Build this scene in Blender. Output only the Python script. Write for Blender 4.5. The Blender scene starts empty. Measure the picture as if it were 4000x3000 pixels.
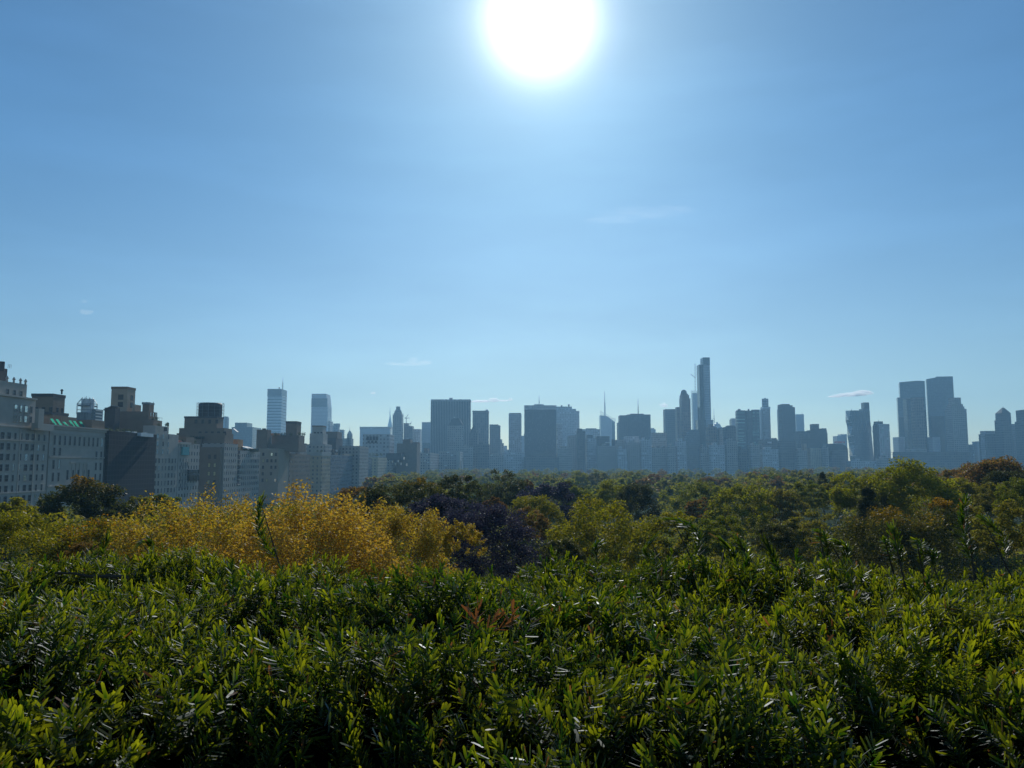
import bpy, math, random
import numpy as np
from mathutils import Vector

scene = bpy.context.scene
COL = scene.collection
rnd = random.Random(7)
F = 3111.0            # focal length in photo pixels (28 mm on a 36 mm wide frame of 4000 px)
CAM_Z = 26.0
PITCH = math.atan((1815 - 1500) / F)
CP, SP = math.cos(PITCH), math.sin(PITCH)

def at(px, py, Y):
    """world point seen at photo pixel (px, py) at distance Y along the avenue"""
    p, q = (px - 2000) / F, (1500 - py) / F
    d = (p, CP - q * SP, SP + q * CP)
    k = Y / d[1]
    return Vector((d[0] * k, Y, CAM_Z + d[2] * k))

# ------------------------------------------------------------------ camera
cam_d = bpy.data.cameras.new('camera')
cam = bpy.data.objects.new('camera', cam_d)
COL.objects.link(cam)
cam_d.lens = 28.0; cam_d.sensor_width = 36.0
cam_d.clip_start = 0.05; cam_d.clip_end = 60000
cam.location = (0, 0, CAM_Z)
cam.rotation_euler = (math.radians(90) + PITCH, 0, 0)
scene.camera = cam

# ------------------------------------------------------------------ node helpers
def new_mat(name):
    m = bpy.data.materials.new(name); m.use_nodes = True
    nt = m.node_tree; nt.nodes.clear()
    return m, nt

def N(nt, typ, **kw):
    n = nt.nodes.new(typ)
    for k, v in kw.items():
        if k.startswith('i_'):
            n.inputs[k[2:].replace('_', ' ')].default_value = v
        else:
            setattr(n, k, v)
    return n

def math_n(nt, op, a, b=None, c=None, clamp=False):
    n = nt.nodes.new('ShaderNodeMath'); n.operation = op; n.use_clamp = clamp
    for i, v in enumerate((a, b, c)):
        if v is None: continue
        if isinstance(v, (int, float)): n.inputs[i].default_value = v
        else: nt.links.new(v, n.inputs[i])
    return n.outputs[0]

def mix_c(nt, fac, a, b):
    n = nt.nodes.new('ShaderNodeMix'); n.data_type = 'RGBA'
    for idx, v in ((0, fac), (6, a), (7, b)):
        if isinstance(v, (int, float)): n.inputs[idx].default_value = v
        elif isinstance(v, (tuple, list)): n.inputs[idx].default_value = (*v[:3], 1)
        else: nt.links.new(v, n.inputs[idx])
    return n.outputs[2]

def plain(name, col, rough=0.8, metal=0.0, noise=0.12, scale=0.4):
    m, nt = new_mat(name)
    out = N(nt, 'ShaderNodeOutputMaterial'); b = N(nt, 'ShaderNodeBsdfPrincipled')
    b.inputs['Roughness'].default_value = rough; b.inputs['Metallic'].default_value = metal
    tc = N(nt, 'ShaderNodeTexCoord'); nz = N(nt, 'ShaderNodeTexNoise')
    nz.inputs['Scale'].default_value = scale; nz.inputs['Detail'].default_value = 6
    nt.links.new(tc.outputs['Object'], nz.inputs['Vector'])
    d = tuple(c * (1 - noise * 2) for c in col); l = tuple(min(1, c * (1 + noise * 2)) for c in col)
    nt.links.new(mix_c(nt, nz.outputs['Fac'], d, l), b.inputs['Base Color'])
    nt.links.new(b.outputs[0], out.inputs[0])
    return m

def facade(name, wall, glass=(0.03, 0.04, 0.05), pu=3.0, wu=0.5, pv=3.4, wv=0.55, glass2=None,
           wrough=0.85, grough=0.25, mott=0.15, metal=0.0):
    """wall with a regular grid of openings; u runs along the face, v up"""
    m, nt = new_mat(name)
    out = N(nt, 'ShaderNodeOutputMaterial'); b = N(nt, 'ShaderNodeBsdfPrincipled')
    tc = N(nt, 'ShaderNodeTexCoord'); sx = N(nt, 'ShaderNodeSeparateXYZ')
    nt.links.new(tc.outputs['Object'], sx.inputs[0])
    u = math_n(nt, 'DIVIDE', math_n(nt, 'ADD', sx.outputs[0], sx.outputs[1]), pu)
    v = math_n(nt, 'DIVIDE', sx.outputs[2], pv)
    mu = math_n(nt, 'LESS_THAN', math_n(nt, 'FRACT', u), wu)
    mv = math_n(nt, 'LESS_THAN', math_n(nt, 'FRACT', v), wv)
    mask = math_n(nt, 'MULTIPLY', mu, mv)
    cmb = N(nt, 'ShaderNodeCombineXYZ')
    nt.links.new(math_n(nt, 'FLOOR', u), cmb.inputs[0]); nt.links.new(math_n(nt, 'FLOOR', v), cmb.inputs[1])
    wn = N(nt, 'ShaderNodeTexWhiteNoise'); wn.noise_dimensions = '2D'
    nt.links.new(cmb.outputs[0], wn.inputs['Vector'])
    g2 = glass2 or tuple(min(1, c * 4 + 0.06) for c in glass)
    sel = math_n(nt, 'POWER', wn.outputs['Value'], 5.0)
    gc = mix_c(nt, sel, glass, g2)
    nz = N(nt, 'ShaderNodeTexNoise'); nz.inputs['Scale'].default_value = 0.12; nz.inputs['Detail'].default_value = 7
    nt.links.new(tc.outputs['Object'], nz.inputs['Vector'])
    wc = mix_c(nt, nz.outputs['Fac'], tuple(c * (1 - 2 * mott) for c in wall), tuple(c * (1 + 2 * mott) for c in wall))
    nt.links.new(mix_c(nt, mask, wc, gc), b.inputs['Base Color'])
    nt.links.new(math_n(nt, 'MULTIPLY_ADD', mask, grough - wrough, wrough), b.inputs['Roughness'])
    b.inputs['Metallic'].default_value = metal
    nt.links.new(b.outputs[0], out.inputs[0])
    return m

def leaf_mat(name, c1, c2, c3=None, trans=0.45, gloss=0.06, top=None, grough=0.45):
    """thin leaves: every leaf its own tint between c1 and c2, a few c3; light passes through them"""
    m, nt = new_mat(name)
    out = N(nt, 'ShaderNodeOutputMaterial')
    geo = N(nt, 'ShaderNodeNewGeometry')
    tc = N(nt, 'ShaderNodeTexCoord')
    nz = N(nt, 'ShaderNodeTexNoise'); nz.inputs['Scale'].default_value = 2.2; nz.inputs['Detail'].default_value = 3
    nt.links.new(tc.outputs['Object'], nz.inputs['Vector'])
    r = geo.outputs['Random Per Island']
    f = math_n(nt, 'ADD', math_n(nt, 'MULTIPLY', r, 0.6), math_n(nt, 'MULTIPLY_ADD', nz.outputs['Fac'], 1.6, -0.6), clamp=True)
    c = mix_c(nt, f, c1, c2)
    if c3:
        r3 = math_n(nt, 'GREATER_THAN', math_n(nt, 'FRACT', math_n(nt, 'MULTIPLY', r, 37.3)), 0.82)
        c = mix_c(nt, r3, c, c3)
    if top:      # autumn colour that has started on the outer twigs, in patches
        sx = N(nt, 'ShaderNodeSeparateXYZ'); nt.links.new(tc.outputs['Object'], sx.inputs[0])
        nz2 = N(nt, 'ShaderNodeTexNoise'); nz2.inputs['Scale'].default_value = 3.5
        nt.links.new(tc.outputs['Object'], nz2.inputs['Vector'])
        k = math_n(nt, 'ADD', math_n(nt, 'MULTIPLY_ADD', sx.outputs[2], 2.2, -5.35), math_n(nt, 'MULTIPLY', nz2.outputs['Fac'], 0.9))
        k = math_n(nt, 'ADD', k, math_n(nt, 'MULTIPLY_ADD', r, 0.7, -0.35), clamp=True)
        c = mix_c(nt, k, c, top)
    d = N(nt, 'ShaderNodeBsdfDiffuse'); t = N(nt, 'ShaderNodeBsdfTranslucent'); g = N(nt, 'ShaderNodeBsdfGlossy')
    g.inputs['Roughness'].default_value = grough
    nt.links.new(c, d.inputs[0])
    hs = N(nt, 'ShaderNodeHueSaturation'); hs.inputs['Value'].default_value = 1.25; hs.inputs['Saturation'].default_value = 1.1
    nt.links.new(c, hs.inputs['Color']); nt.links.new(hs.outputs[0], t.inputs[0])
    m1 = N(nt, 'ShaderNodeMixShader'); m1.inputs[0].default_value = trans
    nt.links.new(d.outputs[0], m1.inputs[1]); nt.links.new(t.outputs[0], m1.inputs[2])
    m2 = N(nt, 'ShaderNodeMixShader'); m2.inputs[0].default_value = gloss
    nt.links.new(m1.outputs[0], m2.inputs[1]); nt.links.new(g.outputs[0], m2.inputs[2])
    nt.links.new(m2.outputs[0], out.inputs[0])
    return m

# ------------------------------------------------------------------ mesh helpers
class MB:
    """collects faces, then links them as ONE mesh object"""
    def __init__(self): self.v = []; self.f = []; self.m = []
    def add(self, vs, fs, mi=0):
        o = len(self.v); self.v += [tuple(a) for a in vs]
        self.f += [tuple(i + o for i in q) for q in fs]; self.m += [mi] * len(fs)
        return self
    def box(self, x0, x1, y0, y1, z0, z1, mi=0):
        return self.add([(x0, y0, z0), (x1, y0, z0), (x1, y1, z0), (x0, y1, z0), (x0, y0, z1), (x1, y0, z1), (x1, y1, z1), (x0, y1, z1)],
                        [(0, 3, 2, 1), (4, 5, 6, 7), (0, 1, 5, 4), (1, 2, 6, 5), (2, 3, 7, 6), (3, 0, 4, 7)], mi)
    def prism(self, outline, y0, y1, mi=0):
        """outline of (x, z) points, extruded along y"""
        n = len(outline)
        vs = [(x, y0, z) for x, z in outline] + [(x, y1, z) for x, z in outline]
        fs = [tuple(range(n)), tuple(range(2 * n - 1, n - 1, -1))] + [(i, i + n, (i + 1) % n + n, (i + 1) % n) for i in range(n)]
        return self.add(vs, fs, mi)
    def lathe(self, cx, cy, prof, seg=20, mi=0, ell=1.0):
        """prof: (radius, z) from bottom to top"""
        vs = []; fs = []
        for r, z in prof:
            for k in range(seg):
                a = 2 * math.pi * k / seg
                vs.append((cx + r * math.cos(a), cy + r * ell * math.sin(a), z))
        for i in range(len(prof) - 1):
            for k in range(seg):
                k2 = (k + 1) % seg
                fs.append((i * seg + k, i * seg + k2, (i + 1) * seg + k2, (i + 1) * seg + k))
        fs.append(tuple(range(seg - 1, -1, -1))); fs.append(tuple((len(prof) - 1) * seg + k for k in range(seg)))
        return self.add(vs, fs, mi)
    def bar(self, a, b, r, r2=None, seg=5, mi=0):
        a = Vector(a); b = Vector(b); r2 = r if r2 is None else r2
        d = (b - a).normalized(); s = d.orthogonal().normalized(); t = d.cross(s)
        vs = []
        for p, q in ((a, r), (b, r2)):
            for k in range(seg):
                w = 2 * math.pi * k / seg
                vs.append(p + (s * math.cos(w) + t * math.sin(w)) * q)
        fs = [(k, (k + 1) % seg, (k + 1) % seg + seg, k + seg) for k in range(seg)]
        fs += [tuple(range(seg - 1, -1, -1)), tuple(range(seg, 2 * seg))]
        return self.add(vs, fs, mi)
    def mesh(self, name, mats, origin=(0, 0, 0)):
        me = bpy.data.meshes.new(name)
        ox, oy, oz = origin
        me.from_pydata([(x - ox, y - oy, z - oz) for x, y, z in self.v], [], self.f)
        for m in (mats if isinstance(mats, (list, tuple)) else [mats]): me.materials.append(m)
        me.polygons.foreach_set('material_index', self.m)
        me.update()
        return me
    def build(self, name, mats, parent=None):
        org = tuple(parent['_org']) if parent is not None and '_org' in parent else (0, 0, 0)
        return link(name, self.mesh(name, mats, org), parent)

def link(name, me, parent=None, loc=(0, 0, 0)):
    o = bpy.data.objects.new(name, me); COL.objects.link(o)
    o.location = loc
    if parent is not None: o.parent = parent
    return o

def np_mesh(name, V, loops, ltot, mats, mi=None, smooth=False):
    me = bpy.data.meshes.new(name)
    nv, nl, nf = len(V), len(loops), len(ltot)
    me.vertices.add(nv); me.loops.add(nl); me.polygons.add(nf)
    me.vertices.foreach_set('co', np.ascontiguousarray(V, dtype=np.float32).ravel())
    me.loops.foreach_set('vertex_index', np.ascontiguousarray(loops, dtype=np.int32))
    ls = np.zeros(nf, dtype=np.int32); ls[1:] = np.cumsum(ltot)[:-1]
    me.polygons.foreach_set('loop_start', ls)
    me.polygons.foreach_set('loop_total', np.ascontiguousarray(ltot, dtype=np.int32))
    for m in mats: me.materials.append(m)
    if mi is not None: me.polygons.foreach_set('material_index', np.ascontiguousarray(mi, dtype=np.int32))
    if smooth: me.polygons.foreach_set('use_smooth', np.ones(nf, dtype=bool))
    me.update(calc_edges=True)
    return me

def thing(name, label, cat, loc, group=None):
    o = bpy.data.objects.new(name, None); COL.objects.link(o)
    o.location = loc; o.empty_display_size = 1.0
    o['label'] = label; o['category'] = cat; o['_org'] = tuple(loc)
    if group: o['group'] = group
    return o

def tag(o, label=None, cat=None, group=None, kind=None):
    if label: o['label'] = label
    if cat: o['category'] = cat
    if group: o['group'] = group
    if kind: o['kind'] = kind
    return o
SKY_STRENGTH = 0.079; SKY_DUST = 0.4; SKY_OZONE = 2.2; SKY_SAT = 1.0; SKY_TINT = (0.63, 1.12, 1.41); SKY_TINT_LOW = (1.0, 1.23, 1.31)
AUR = (3.4, 2.7, 1.3, 2.7, 0.10, 10.0)
EXPOSURE = -0.5
HAZE_COL = (0.34, 0.68, 1.0); HAZE_DENS = 0.00017; HAZE_G = 0.3
# ------------------------------------------------------------------ sun, sky, air
sd = (at(2110, 75, 1000.0) - Vector((0, 0, CAM_Z))).normalized()
SUN_EL = math.asin(sd.z); SUN_AZ = math.atan2(sd.x, sd.y)
sun_d = bpy.data.lights.new('sun', 'SUN'); sun_d.energy = 5.0; sun_d.angle = math.radians(0.53)
sun_d.color = (1.0, 0.965, 0.90)
sun = bpy.data.objects.new('sun', sun_d); COL.objects.link(sun)
sun.location = (0, 0, 500); sun.rotation_euler = (-sd).to_track_quat('-Z', 'Y').to_euler()

world = bpy.data.worlds.new('World'); scene.world = world; world.use_nodes = True
nt = world.node_tree; nt.nodes.clear()
wout = N(nt, 'ShaderNodeOutputWorld'); bg = N(nt, 'ShaderNodeBackground'); bg.inputs[1].default_value = SKY_STRENGTH
sky = N(nt, 'ShaderNodeTexSky'); sky.sky_type = 'NISHITA'; sky.sun_disc = False
sky.sun_elevation = SUN_EL; sky.sun_rotation = SUN_AZ
sky.altitude = 30; sky.air_density = 1.0; sky.dust_density = SKY_DUST; sky.ozone_density = SKY_OZONE
hsv = N(nt, 'ShaderNodeHueSaturation'); hsv.inputs['Saturation'].default_value = SKY_SAT
nt.links.new(sky.outputs[0], hsv.inputs['Color'])
tint = N(nt, 'ShaderNodeMix'); tint.data_type = 'RGBA'; tint.blend_type = 'MULTIPLY'; tint.inputs[0].default_value = 1.0
tint.inputs[7].default_value = (*SKY_TINT, 1)
nt.links.new(hsv.outputs[0], tint.inputs[6])

nzw = N(nt, 'ShaderNodeTexNoise'); nzw.inputs['Scale'].default_value = 2.4; nzw.inputs['Detail'].default_value = 5; nzw.inputs['Roughness'].default_value = 0.55
mpw = N(nt, 'ShaderNodeMapping'); mpw.inputs['Scale'].default_value = (1.0, 1.0, 5.0); mpw.inputs['Rotation'].default_value = (0.0, 0.25, 0.0)
TINT = tint
# the sun itself with the bright ring of forward-scattered light round it, by direction in the sky
tcw = N(nt, 'ShaderNodeTexCoord'); nrm = N(nt, 'ShaderNodeVectorMath', operation='NORMALIZE')
nt.links.new(tcw.outputs['Generated'], nrm.inputs[0])
# the air near the horizon is whiter than overhead
sz = N(nt, 'ShaderNodeSeparateXYZ'); nt.links.new(nrm.outputs[0], sz.inputs[0])
mr = N(nt, 'ShaderNodeMapRange', interpolation_type='SMOOTHSTEP'); mr.inputs[1].default_value = 0.0; mr.inputs[2].default_value = 0.42
nt.links.new(sz.outputs[2], mr.inputs[0])
nt.links.new(mix_c(nt, mr.outputs[0], SKY_TINT_LOW, SKY_TINT), TINT.inputs[7])
nt.links.new(nrm.outputs[0], mpw.inputs['Vector']); nt.links.new(mpw.outputs[0], nzw.inputs['Vector'])
dt = N(nt, 'ShaderNodeVectorMath', operation='DOT_PRODUCT'); dt.inputs[1].default_value = sd
nt.links.new(nrm.outputs[0], dt.inputs[0])
ang = math_n(nt, 'MULTIPLY', math_n(nt, 'ARCCOSINE', math_n(nt, 'MINIMUM', dt.outputs['Value'], 1.0)), 180 / math.pi)
def gauss(a, s):
    q = math_n(nt, 'DIVIDE', ang, s)
    return math_n(nt, 'MULTIPLY', math_n(nt, 'EXPONENT', math_n(nt, 'MULTIPLY', math_n(nt, 'MULTIPLY', q, q), -1.0)), a)
def expo(a, s):
    return math_n(nt, 'MULTIPLY', math_n(nt, 'EXPONENT', math_n(nt, 'MULTIPLY', ang, -1.0 / s)), a)
au = math_n(nt, 'ADD', gauss(AUR[0], AUR[1]), expo(AUR[2], AUR[3]))
au = math_n(nt, 'ADD', au, expo(AUR[4], AUR[5]))
em = N(nt, 'ShaderNodeVectorMath', operation='SCALE'); em.inputs[0].default_value = (1.0, 0.985, 0.96)
nt.links.new(math_n(nt, 'DIVIDE', au, SKY_STRENGTH), em.inputs['Scale'])
addc = N(nt, 'ShaderNodeVectorMath', operation='ADD')
wisp = N(nt, 'ShaderNodeVectorMath', operation='SCALE')      # thin uneven haze high in the air
wv = N(nt, 'ShaderNodeMapRange'); wv.inputs[1].default_value = .42; wv.inputs[2].default_value = .72; wv.inputs[3].default_value = 1.0; wv.inputs[4].default_value = 1.13
nt.links.new(nzw.outputs['Fac'], wv.inputs[0]); nt.links.new(wv.outputs[0], wisp.inputs['Scale'])
nt.links.new(tint.outputs[2], wisp.inputs[0]); nt.links.new(wisp.outputs[0], addc.inputs[0]); nt.links.new(em.outputs[0], addc.inputs[1])
nt.links.new(addc.outputs[0], bg.inputs[0]); nt.links.new(bg.outputs[0], wout.inputs[0])
world.cycles.sampling_method = 'MANUAL'; world.cycles.sample_map_resolution = 1024

scene.view_settings.view_transform = 'Standard'; scene.view_settings.look = 'None'
scene.view_settings.exposure = EXPOSURE; scene.view_settings.gamma = 1.0
scene.cycles.use_denoising = True
scene.cycles.max_bounces = 6; scene.cycles.diffuse_bounces = 3; scene.cycles.glossy_bounces = 2
scene.cycles.transmission_bounces = 3; scene.cycles.transparent_max_bounces = 4; scene.cycles.volume_bounces = 2
scene.cycles.caustics_reflective = False; scene.cycles.caustics_refractive = False
scene.cycles.sample_clamp_indirect = 4.0

# the air over the city: one even volume
hz = MB().box(-3000, 3000, -400, 3750, -4, 345)
mh, nh = new_mat('city_haze')
ho = N(nh, 'ShaderNodeOutputMaterial'); hv = N(nh, 'ShaderNodeVolumePrincipled')
hv.inputs['Color'].default_value = (*HAZE_COL, 1); hv.inputs['Density'].default_value = HAZE_DENS
hv.inputs['Anisotropy'].default_value = HAZE_G
nh.links.new(hv.outputs[0], ho.inputs['Volume'])
tag(hz.build('haze', mh), 'thin bluish city haze that fades the far towers', 'haze', kind='stuff')

# ground of the park
gm = plain('park_ground', (0.05, 0.06, 0.025), 1.0, noise=0.25, scale=0.02)
next(n for n in gm.node_tree.nodes if n.type == 'BSDF_PRINCIPLED').inputs['Specular IOR Level'].default_value = 0.0
g = MB(); g.add([(-2900, -350, 0), (2900, -350, 0), (2900, 3680, 0), (-2900, 3680, 0)], [(0, 1, 2, 3)])
tag(g.build('ground', gm), 'brown-green ground under the park trees', 'ground', kind='structure')
# ------------------------------------------------------------------ building materials
M = {}
M['lime'] = plain('grey_limestone', (0.47, 0.43, 0.375), 0.9, noise=0.12, scale=0.25)
M['lime_pale'] = plain('pale_limestone', (0.44, 0.42, 0.37), 0.9, noise=0.08, scale=0.3)
M['brown'] = plain('brown_brick', (0.255, 0.19, 0.135), 0.9, noise=0.12, scale=0.3)
M['tan'] = plain('tan_brick', (0.42, 0.34, 0.25), 0.9, noise=0.12, scale=0.2)
M['rust'] = plain('orange_brick', (0.48, 0.24, 0.09), 0.9, noise=0.15, scale=0.3)
M['dark'] = plain('dark_stone', (0.09, 0.085, 0.08), 0.9, noise=0.15, scale=0.3)
M['black'] = plain('black_metal', (0.025, 0.025, 0.028), 0.6, noise=0.1)
M['steel'] = plain('grey_steel', (0.22, 0.24, 0.25), 0.5, 0.3, noise=0.05)
M['steel_pale'] = plain('pale_steel', (0.66, 0.68, 0.69), 0.45, 0.2, noise=0.04)
M['white'] = plain('white_canvas_and_glint', (0.78, 0.76, 0.70), 0.8, noise=0.02)
M['red'] = plain('red_sign_face', (0.75, 0.04, 0.05), 0.5, noise=0.02)
M['plant'] = leaf_mat('roof_garden_leaves', (0.03, 0.05, 0.015), (0.07, 0.09, 0.02))
M['pane'] = plain('dark_window_glass', (0.018, 0.022, 0.025), 0.3, noise=0.05)
M['pane_pale'] = plain('window_mirroring_the_sky', (0.72, 0.78, 0.74), 0.12, 0.8, noise=0.05)
M['pane_warm'] = plain('window_with_painted_warm_glow', (0.62, 0.52, 0.26), 0.5, noise=0.05)  # warm reflected glow put into the pane colour
M['teal_glass'] = plain('teal_glass', (0.10, 0.36, 0.36), 0.15, noise=0.2, scale=0.8)
M['teal_pale'] = plain('pale_green_storey_glass', (0.30, 0.50, 0.42), 0.3, noise=0.1)
M['frame'] = plain('pale_window_frame', (0.34, 0.34, 0.33), 0.7, noise=0.05)
M['frame_dark'] = plain('dark_window_frame', (0.08, 0.08, 0.08), 0.7, noise=0.05)
mg, ntg = new_mat('green_awning_cloth')
_o = N(ntg, 'ShaderNodeOutputMaterial'); _d = N(ntg, 'ShaderNodeBsdfDiffuse'); _t = N(ntg, 'ShaderNodeBsdfTranslucent'); _x = N(ntg, 'ShaderNodeMixShader')
_d.inputs[0].default_value = (0.03, 0.36, 0.24, 1); _t.inputs[0].default_value = (0.04, 0.32, 0.21, 1); _x.inputs[0].default_value = 0.8
ntg.links.new(_d.outputs[0], _x.inputs[1]); ntg.links.new(_t.outputs[0], _x.inputs[2]); ntg.links.new(_x.outputs[0], _o.inputs[0])
M['green'] = mg
# netting hung on a scaffold: dark cloth with the lines of the tubes behind it
M['net'] = facade('dark_scaffold_net', (0.03, 0.03, 0.032), (0.010, 0.010, 0.011), pu=2.4, wu=0.86, pv=2.0, wv=0.84, glass2=(0.014, 0.014, 0.016), grough=0.95, wrough=0.9)
# towers
def fm(key, *a, **k): M[key] = facade(key, *a, **k)
fm('band_grey', (0.62, 0.64, 0.66), (0.22, 0.25, 0.28), pu=1e5, wu=2, pv=8.0, wv=0.35, glass2=(0.22, 0.25, 0.28))
fm('alu', (0.60, 0.62, 0.64), (0.40, 0.44, 0.48), pu=1e5, wu=2, pv=3.9, wv=0.4, glass2=(0.40, 0.44, 0.48))
fm('mid_grey', (0.19, 0.195, 0.20), (0.12, 0.13, 0.14), pu=1e5, wu=2, pv=4.0, wv=0.5, glass2=(0.12, 0.13, 0.14))
fm('band_pale', (0.50, 0.53, 0.56), (0.14, 0.17, 0.20), pu=1e5, wu=2, pv=3.9, wv=0.45, glass2=(0.14, 0.17, 0.2))
fm('pier', (0.20, 0.20, 0.21), (0.015, 0.018, 0.022), pu=3.6, wu=0.55, pv=1e5, wv=2, glass2=(0.03, 0.035, 0.045), grough=0.3)
fm('slab_dark', (0.07, 0.065, 0.065), (0.035, 0.035, 0.04), pu=1.8, wu=0.6, pv=3.8, wv=0.7, grough=0.3)
fm('stone_tower', (0.42, 0.37, 0.32), (0.09, 0.085, 0.085), pu=4.2, wu=0.45, pv=4.6, wv=0.5)
fm('stone_dark', (0.14, 0.125, 0.115), (0.03, 0.03, 0.035), pu=4.8, wu=0.5, pv=5.2, wv=0.5)
fm('brown_tower', (0.17, 0.12, 0.095), (0.05, 0.04, 0.04), pu=5.0, wu=0.45, pv=6.6, wv=0.6)
fm('blue_glass', (0.09, 0.13, 0.17), (0.06, 0.10, 0.14), pu=1.6, wu=0.85, pv=3.9, wv=0.8, glass2=(0.12, 0.18, 0.23), grough=0.12, wrough=0.35)
fm('pale_glass', (0.55, 0.58, 0.61), (0.40, 0.46, 0.52), pu=1.8, wu=0.8, pv=3.9, wv=0.75, glass2=(0.46, 0.52, 0.58), grough=0.15, wrough=0.4)
fm('dark_glass', (0.035, 0.04, 0.045), (0.018, 0.024, 0.03), pu=2.0, wu=0.85, pv=3.6, wv=0.8, glass2=(0.07, 0.09, 0.10), grough=0.1, wrough=0.4)
fm('green_band', (0.06, 0.08, 0.085), (0.10, 0.19, 0.18), pu=22.0, wu=0.8, pv=7.6, wv=0.35, glass2=(0.28, 0.46, 0.40), grough=0.15)
fm('concrete', (0.54, 0.53, 0.52), (0.22, 0.22, 0.23), pu=4.6, wu=0.5, pv=4.8, wv=0.5)
fm('apt_grey', (0.43, 0.39, 0.34), (0.05, 0.055, 0.06), pu=3.4, wu=0.42, pv=3.4, wv=0.52, glass2=(0.4, 0.4, 0.33))
fm('apt_tan', (0.46, 0.35, 0.22), (0.07, 0.065, 0.06), pu=3.6, wu=0.36, pv=3.4, wv=0.5, glass2=(0.5, 0.45, 0.28))
fm('apt_brown', (0.26, 0.185, 0.12), (0.05, 0.05, 0.05), pu=3.6, wu=0.36, pv=3.4, wv=0.5, glass2=(0.4, 0.34, 0.2))
fm('apt_pale', (0.56, 0.47, 0.31), (0.09, 0.085, 0.08), pu=3.8, wu=0.34, pv=3.4, wv=0.46, glass2=(0.55, 0.5, 0.36))
fm('apt_blue', (0.17, 0.19, 0.21), (0.06, 0.075, 0.09), pu=3.2, wu=0.6, pv=3.2, wv=0.5, glass2=(0.3, 0.34, 0.36))

class Bld:
    """one building: an Empty at its foot and one mesh per part"""
    def __init__(self, name, label, px, Y, cat='building', group=None):
        self.Y = Y; p = at(px, 1815, Y)
        self.root = thing(name, label, cat, (p.x, Y, 0), group); self.parts = {}
    def mb(self, part, mat):
        if part not in self.parts: self.parts[part] = (MB(), [])
        b, ms = self.parts[part]
        if mat not in ms: ms.append(mat)
        return b, ms.index(mat)
    def span(self, L, R, top, Y, d):
        if (L + R) / 2 < 1985: return at(L, top, Y).x, at(R, top, Y + d).x
        if (L + R) / 2 > 2015: return at(L, top, Y + d).x, at(R, top, Y).x
        return at(L, top, Y).x, at(R, top, Y).x
    def blk(self, L, R, top, mat, part='wall', Y=None, dy=0, d=30, b=None, zt=None, z0=None, xr=None):
        Y = (Y or self.Y) + dy
        x0, x1 = self.span(L, R, top, Y, d)
        if xr is not None: x1 = xr
        if x1 - x0 < 1: x0, x1 = (x0 + x1) / 2 - 0.6, (x0 + x1) / 2 + 0.6
        z1 = zt if zt is not None else at(L, top, Y).z
        zb = z0 if z0 is not None else (0 if b is None else at(L, b, Y).z - 0.6)
        m, i = self.mb(part, mat)
        m.box(x0, x1, Y, Y + d, zb, z1, i)
        return x0, x1, Y, Y + d, zb, z1
    def solo(self, name, mb, mats, parent=None):
        return mb.build(name, [M[k] for k in mats], self.root) if parent is None else mb.build(name, [M[k] for k in mats], parent)
    def mast(self, px, top, base, w=0.5, mat='steel', name='antenna', dy=8, stays=False):
        Y = self.Y + dy
        a = at(px, base, Y); t = at(px, top, Y); a.z -= 1.0
        m = MB(); h = t.z - a.z; t.x = a.x
        m.bar(a, (a.x, a.y, a.z + h * .55), w, w * .7, 6); m.bar((a.x, a.y, a.z + h * .54), t, w * .5, w * .2, 6)
        if stays:
            for k in range(3): m.bar((a.x - w * 2, a.y, a.z + h * (.2 + .15 * k)), (a.x + w * 2, a.y, a.z + h * (.2 + .15 * k)), w * .3)
        return m.build(name, [M[mat]], self.root)
    def drum(self, pxL, pxR, top, base, mat, part='wall', dy=8, prof=None, seg=22):
        Y = self.Y + dy
        r = (pxR - pxL) / 2 / F * Y; c = at((pxL + pxR) / 2, base, Y + r); h = at(pxL, top, Y).z - c.z
        m, i = self.mb(part, mat)
        prof = prof or [(1, 0), (1, 1)]
        m.lathe(c.x, Y + r, [(max(0.05, p * r), c.z - 0.5 + q * (h + .5)) for p, q in prof], seg, i)
        return c.x, Y + r, r, c.z, c.z + h
    def wins(self, face, plane, a0, a1, na, z0, dz, nz, w, h, pane=('pane',), frame='frame', skip=0.0, seed=1, pale=0.15, warm=0.0):
        """each window a part of its own; face W looks across the park, N towards the museum"""
        r = random.Random(seed)
        ox, oy, _ = self.root.location
        n = 0
        for j in range(nz):
            for i in range(na):
                if r.random() < skip: continue
                a = a0 + (a1 - a0) * (i + .5) / na
                q = r.random()
                pm = 'pane_warm' if q < warm else ('pane_pale' if q < warm + pale else pane[0])
                ww = w[i % len(w)] if isinstance(w, (tuple, list)) else w
                o = link('window', window_mesh(ww, h, pm, frame), self.root)
                if face == 'W': o.location = (plane - ox, a - oy, z0 + dz * j); o.rotation_euler = (0, 0, math.pi / 2)
                else: o.location = (a - ox, plane - oy, z0 + dz * j)
                n += 1
        return n
    def done(self):
        for part, (b, ms) in self.parts.items():
            b.build(part, [M[k] for k in ms], self.root)
        return self

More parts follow.
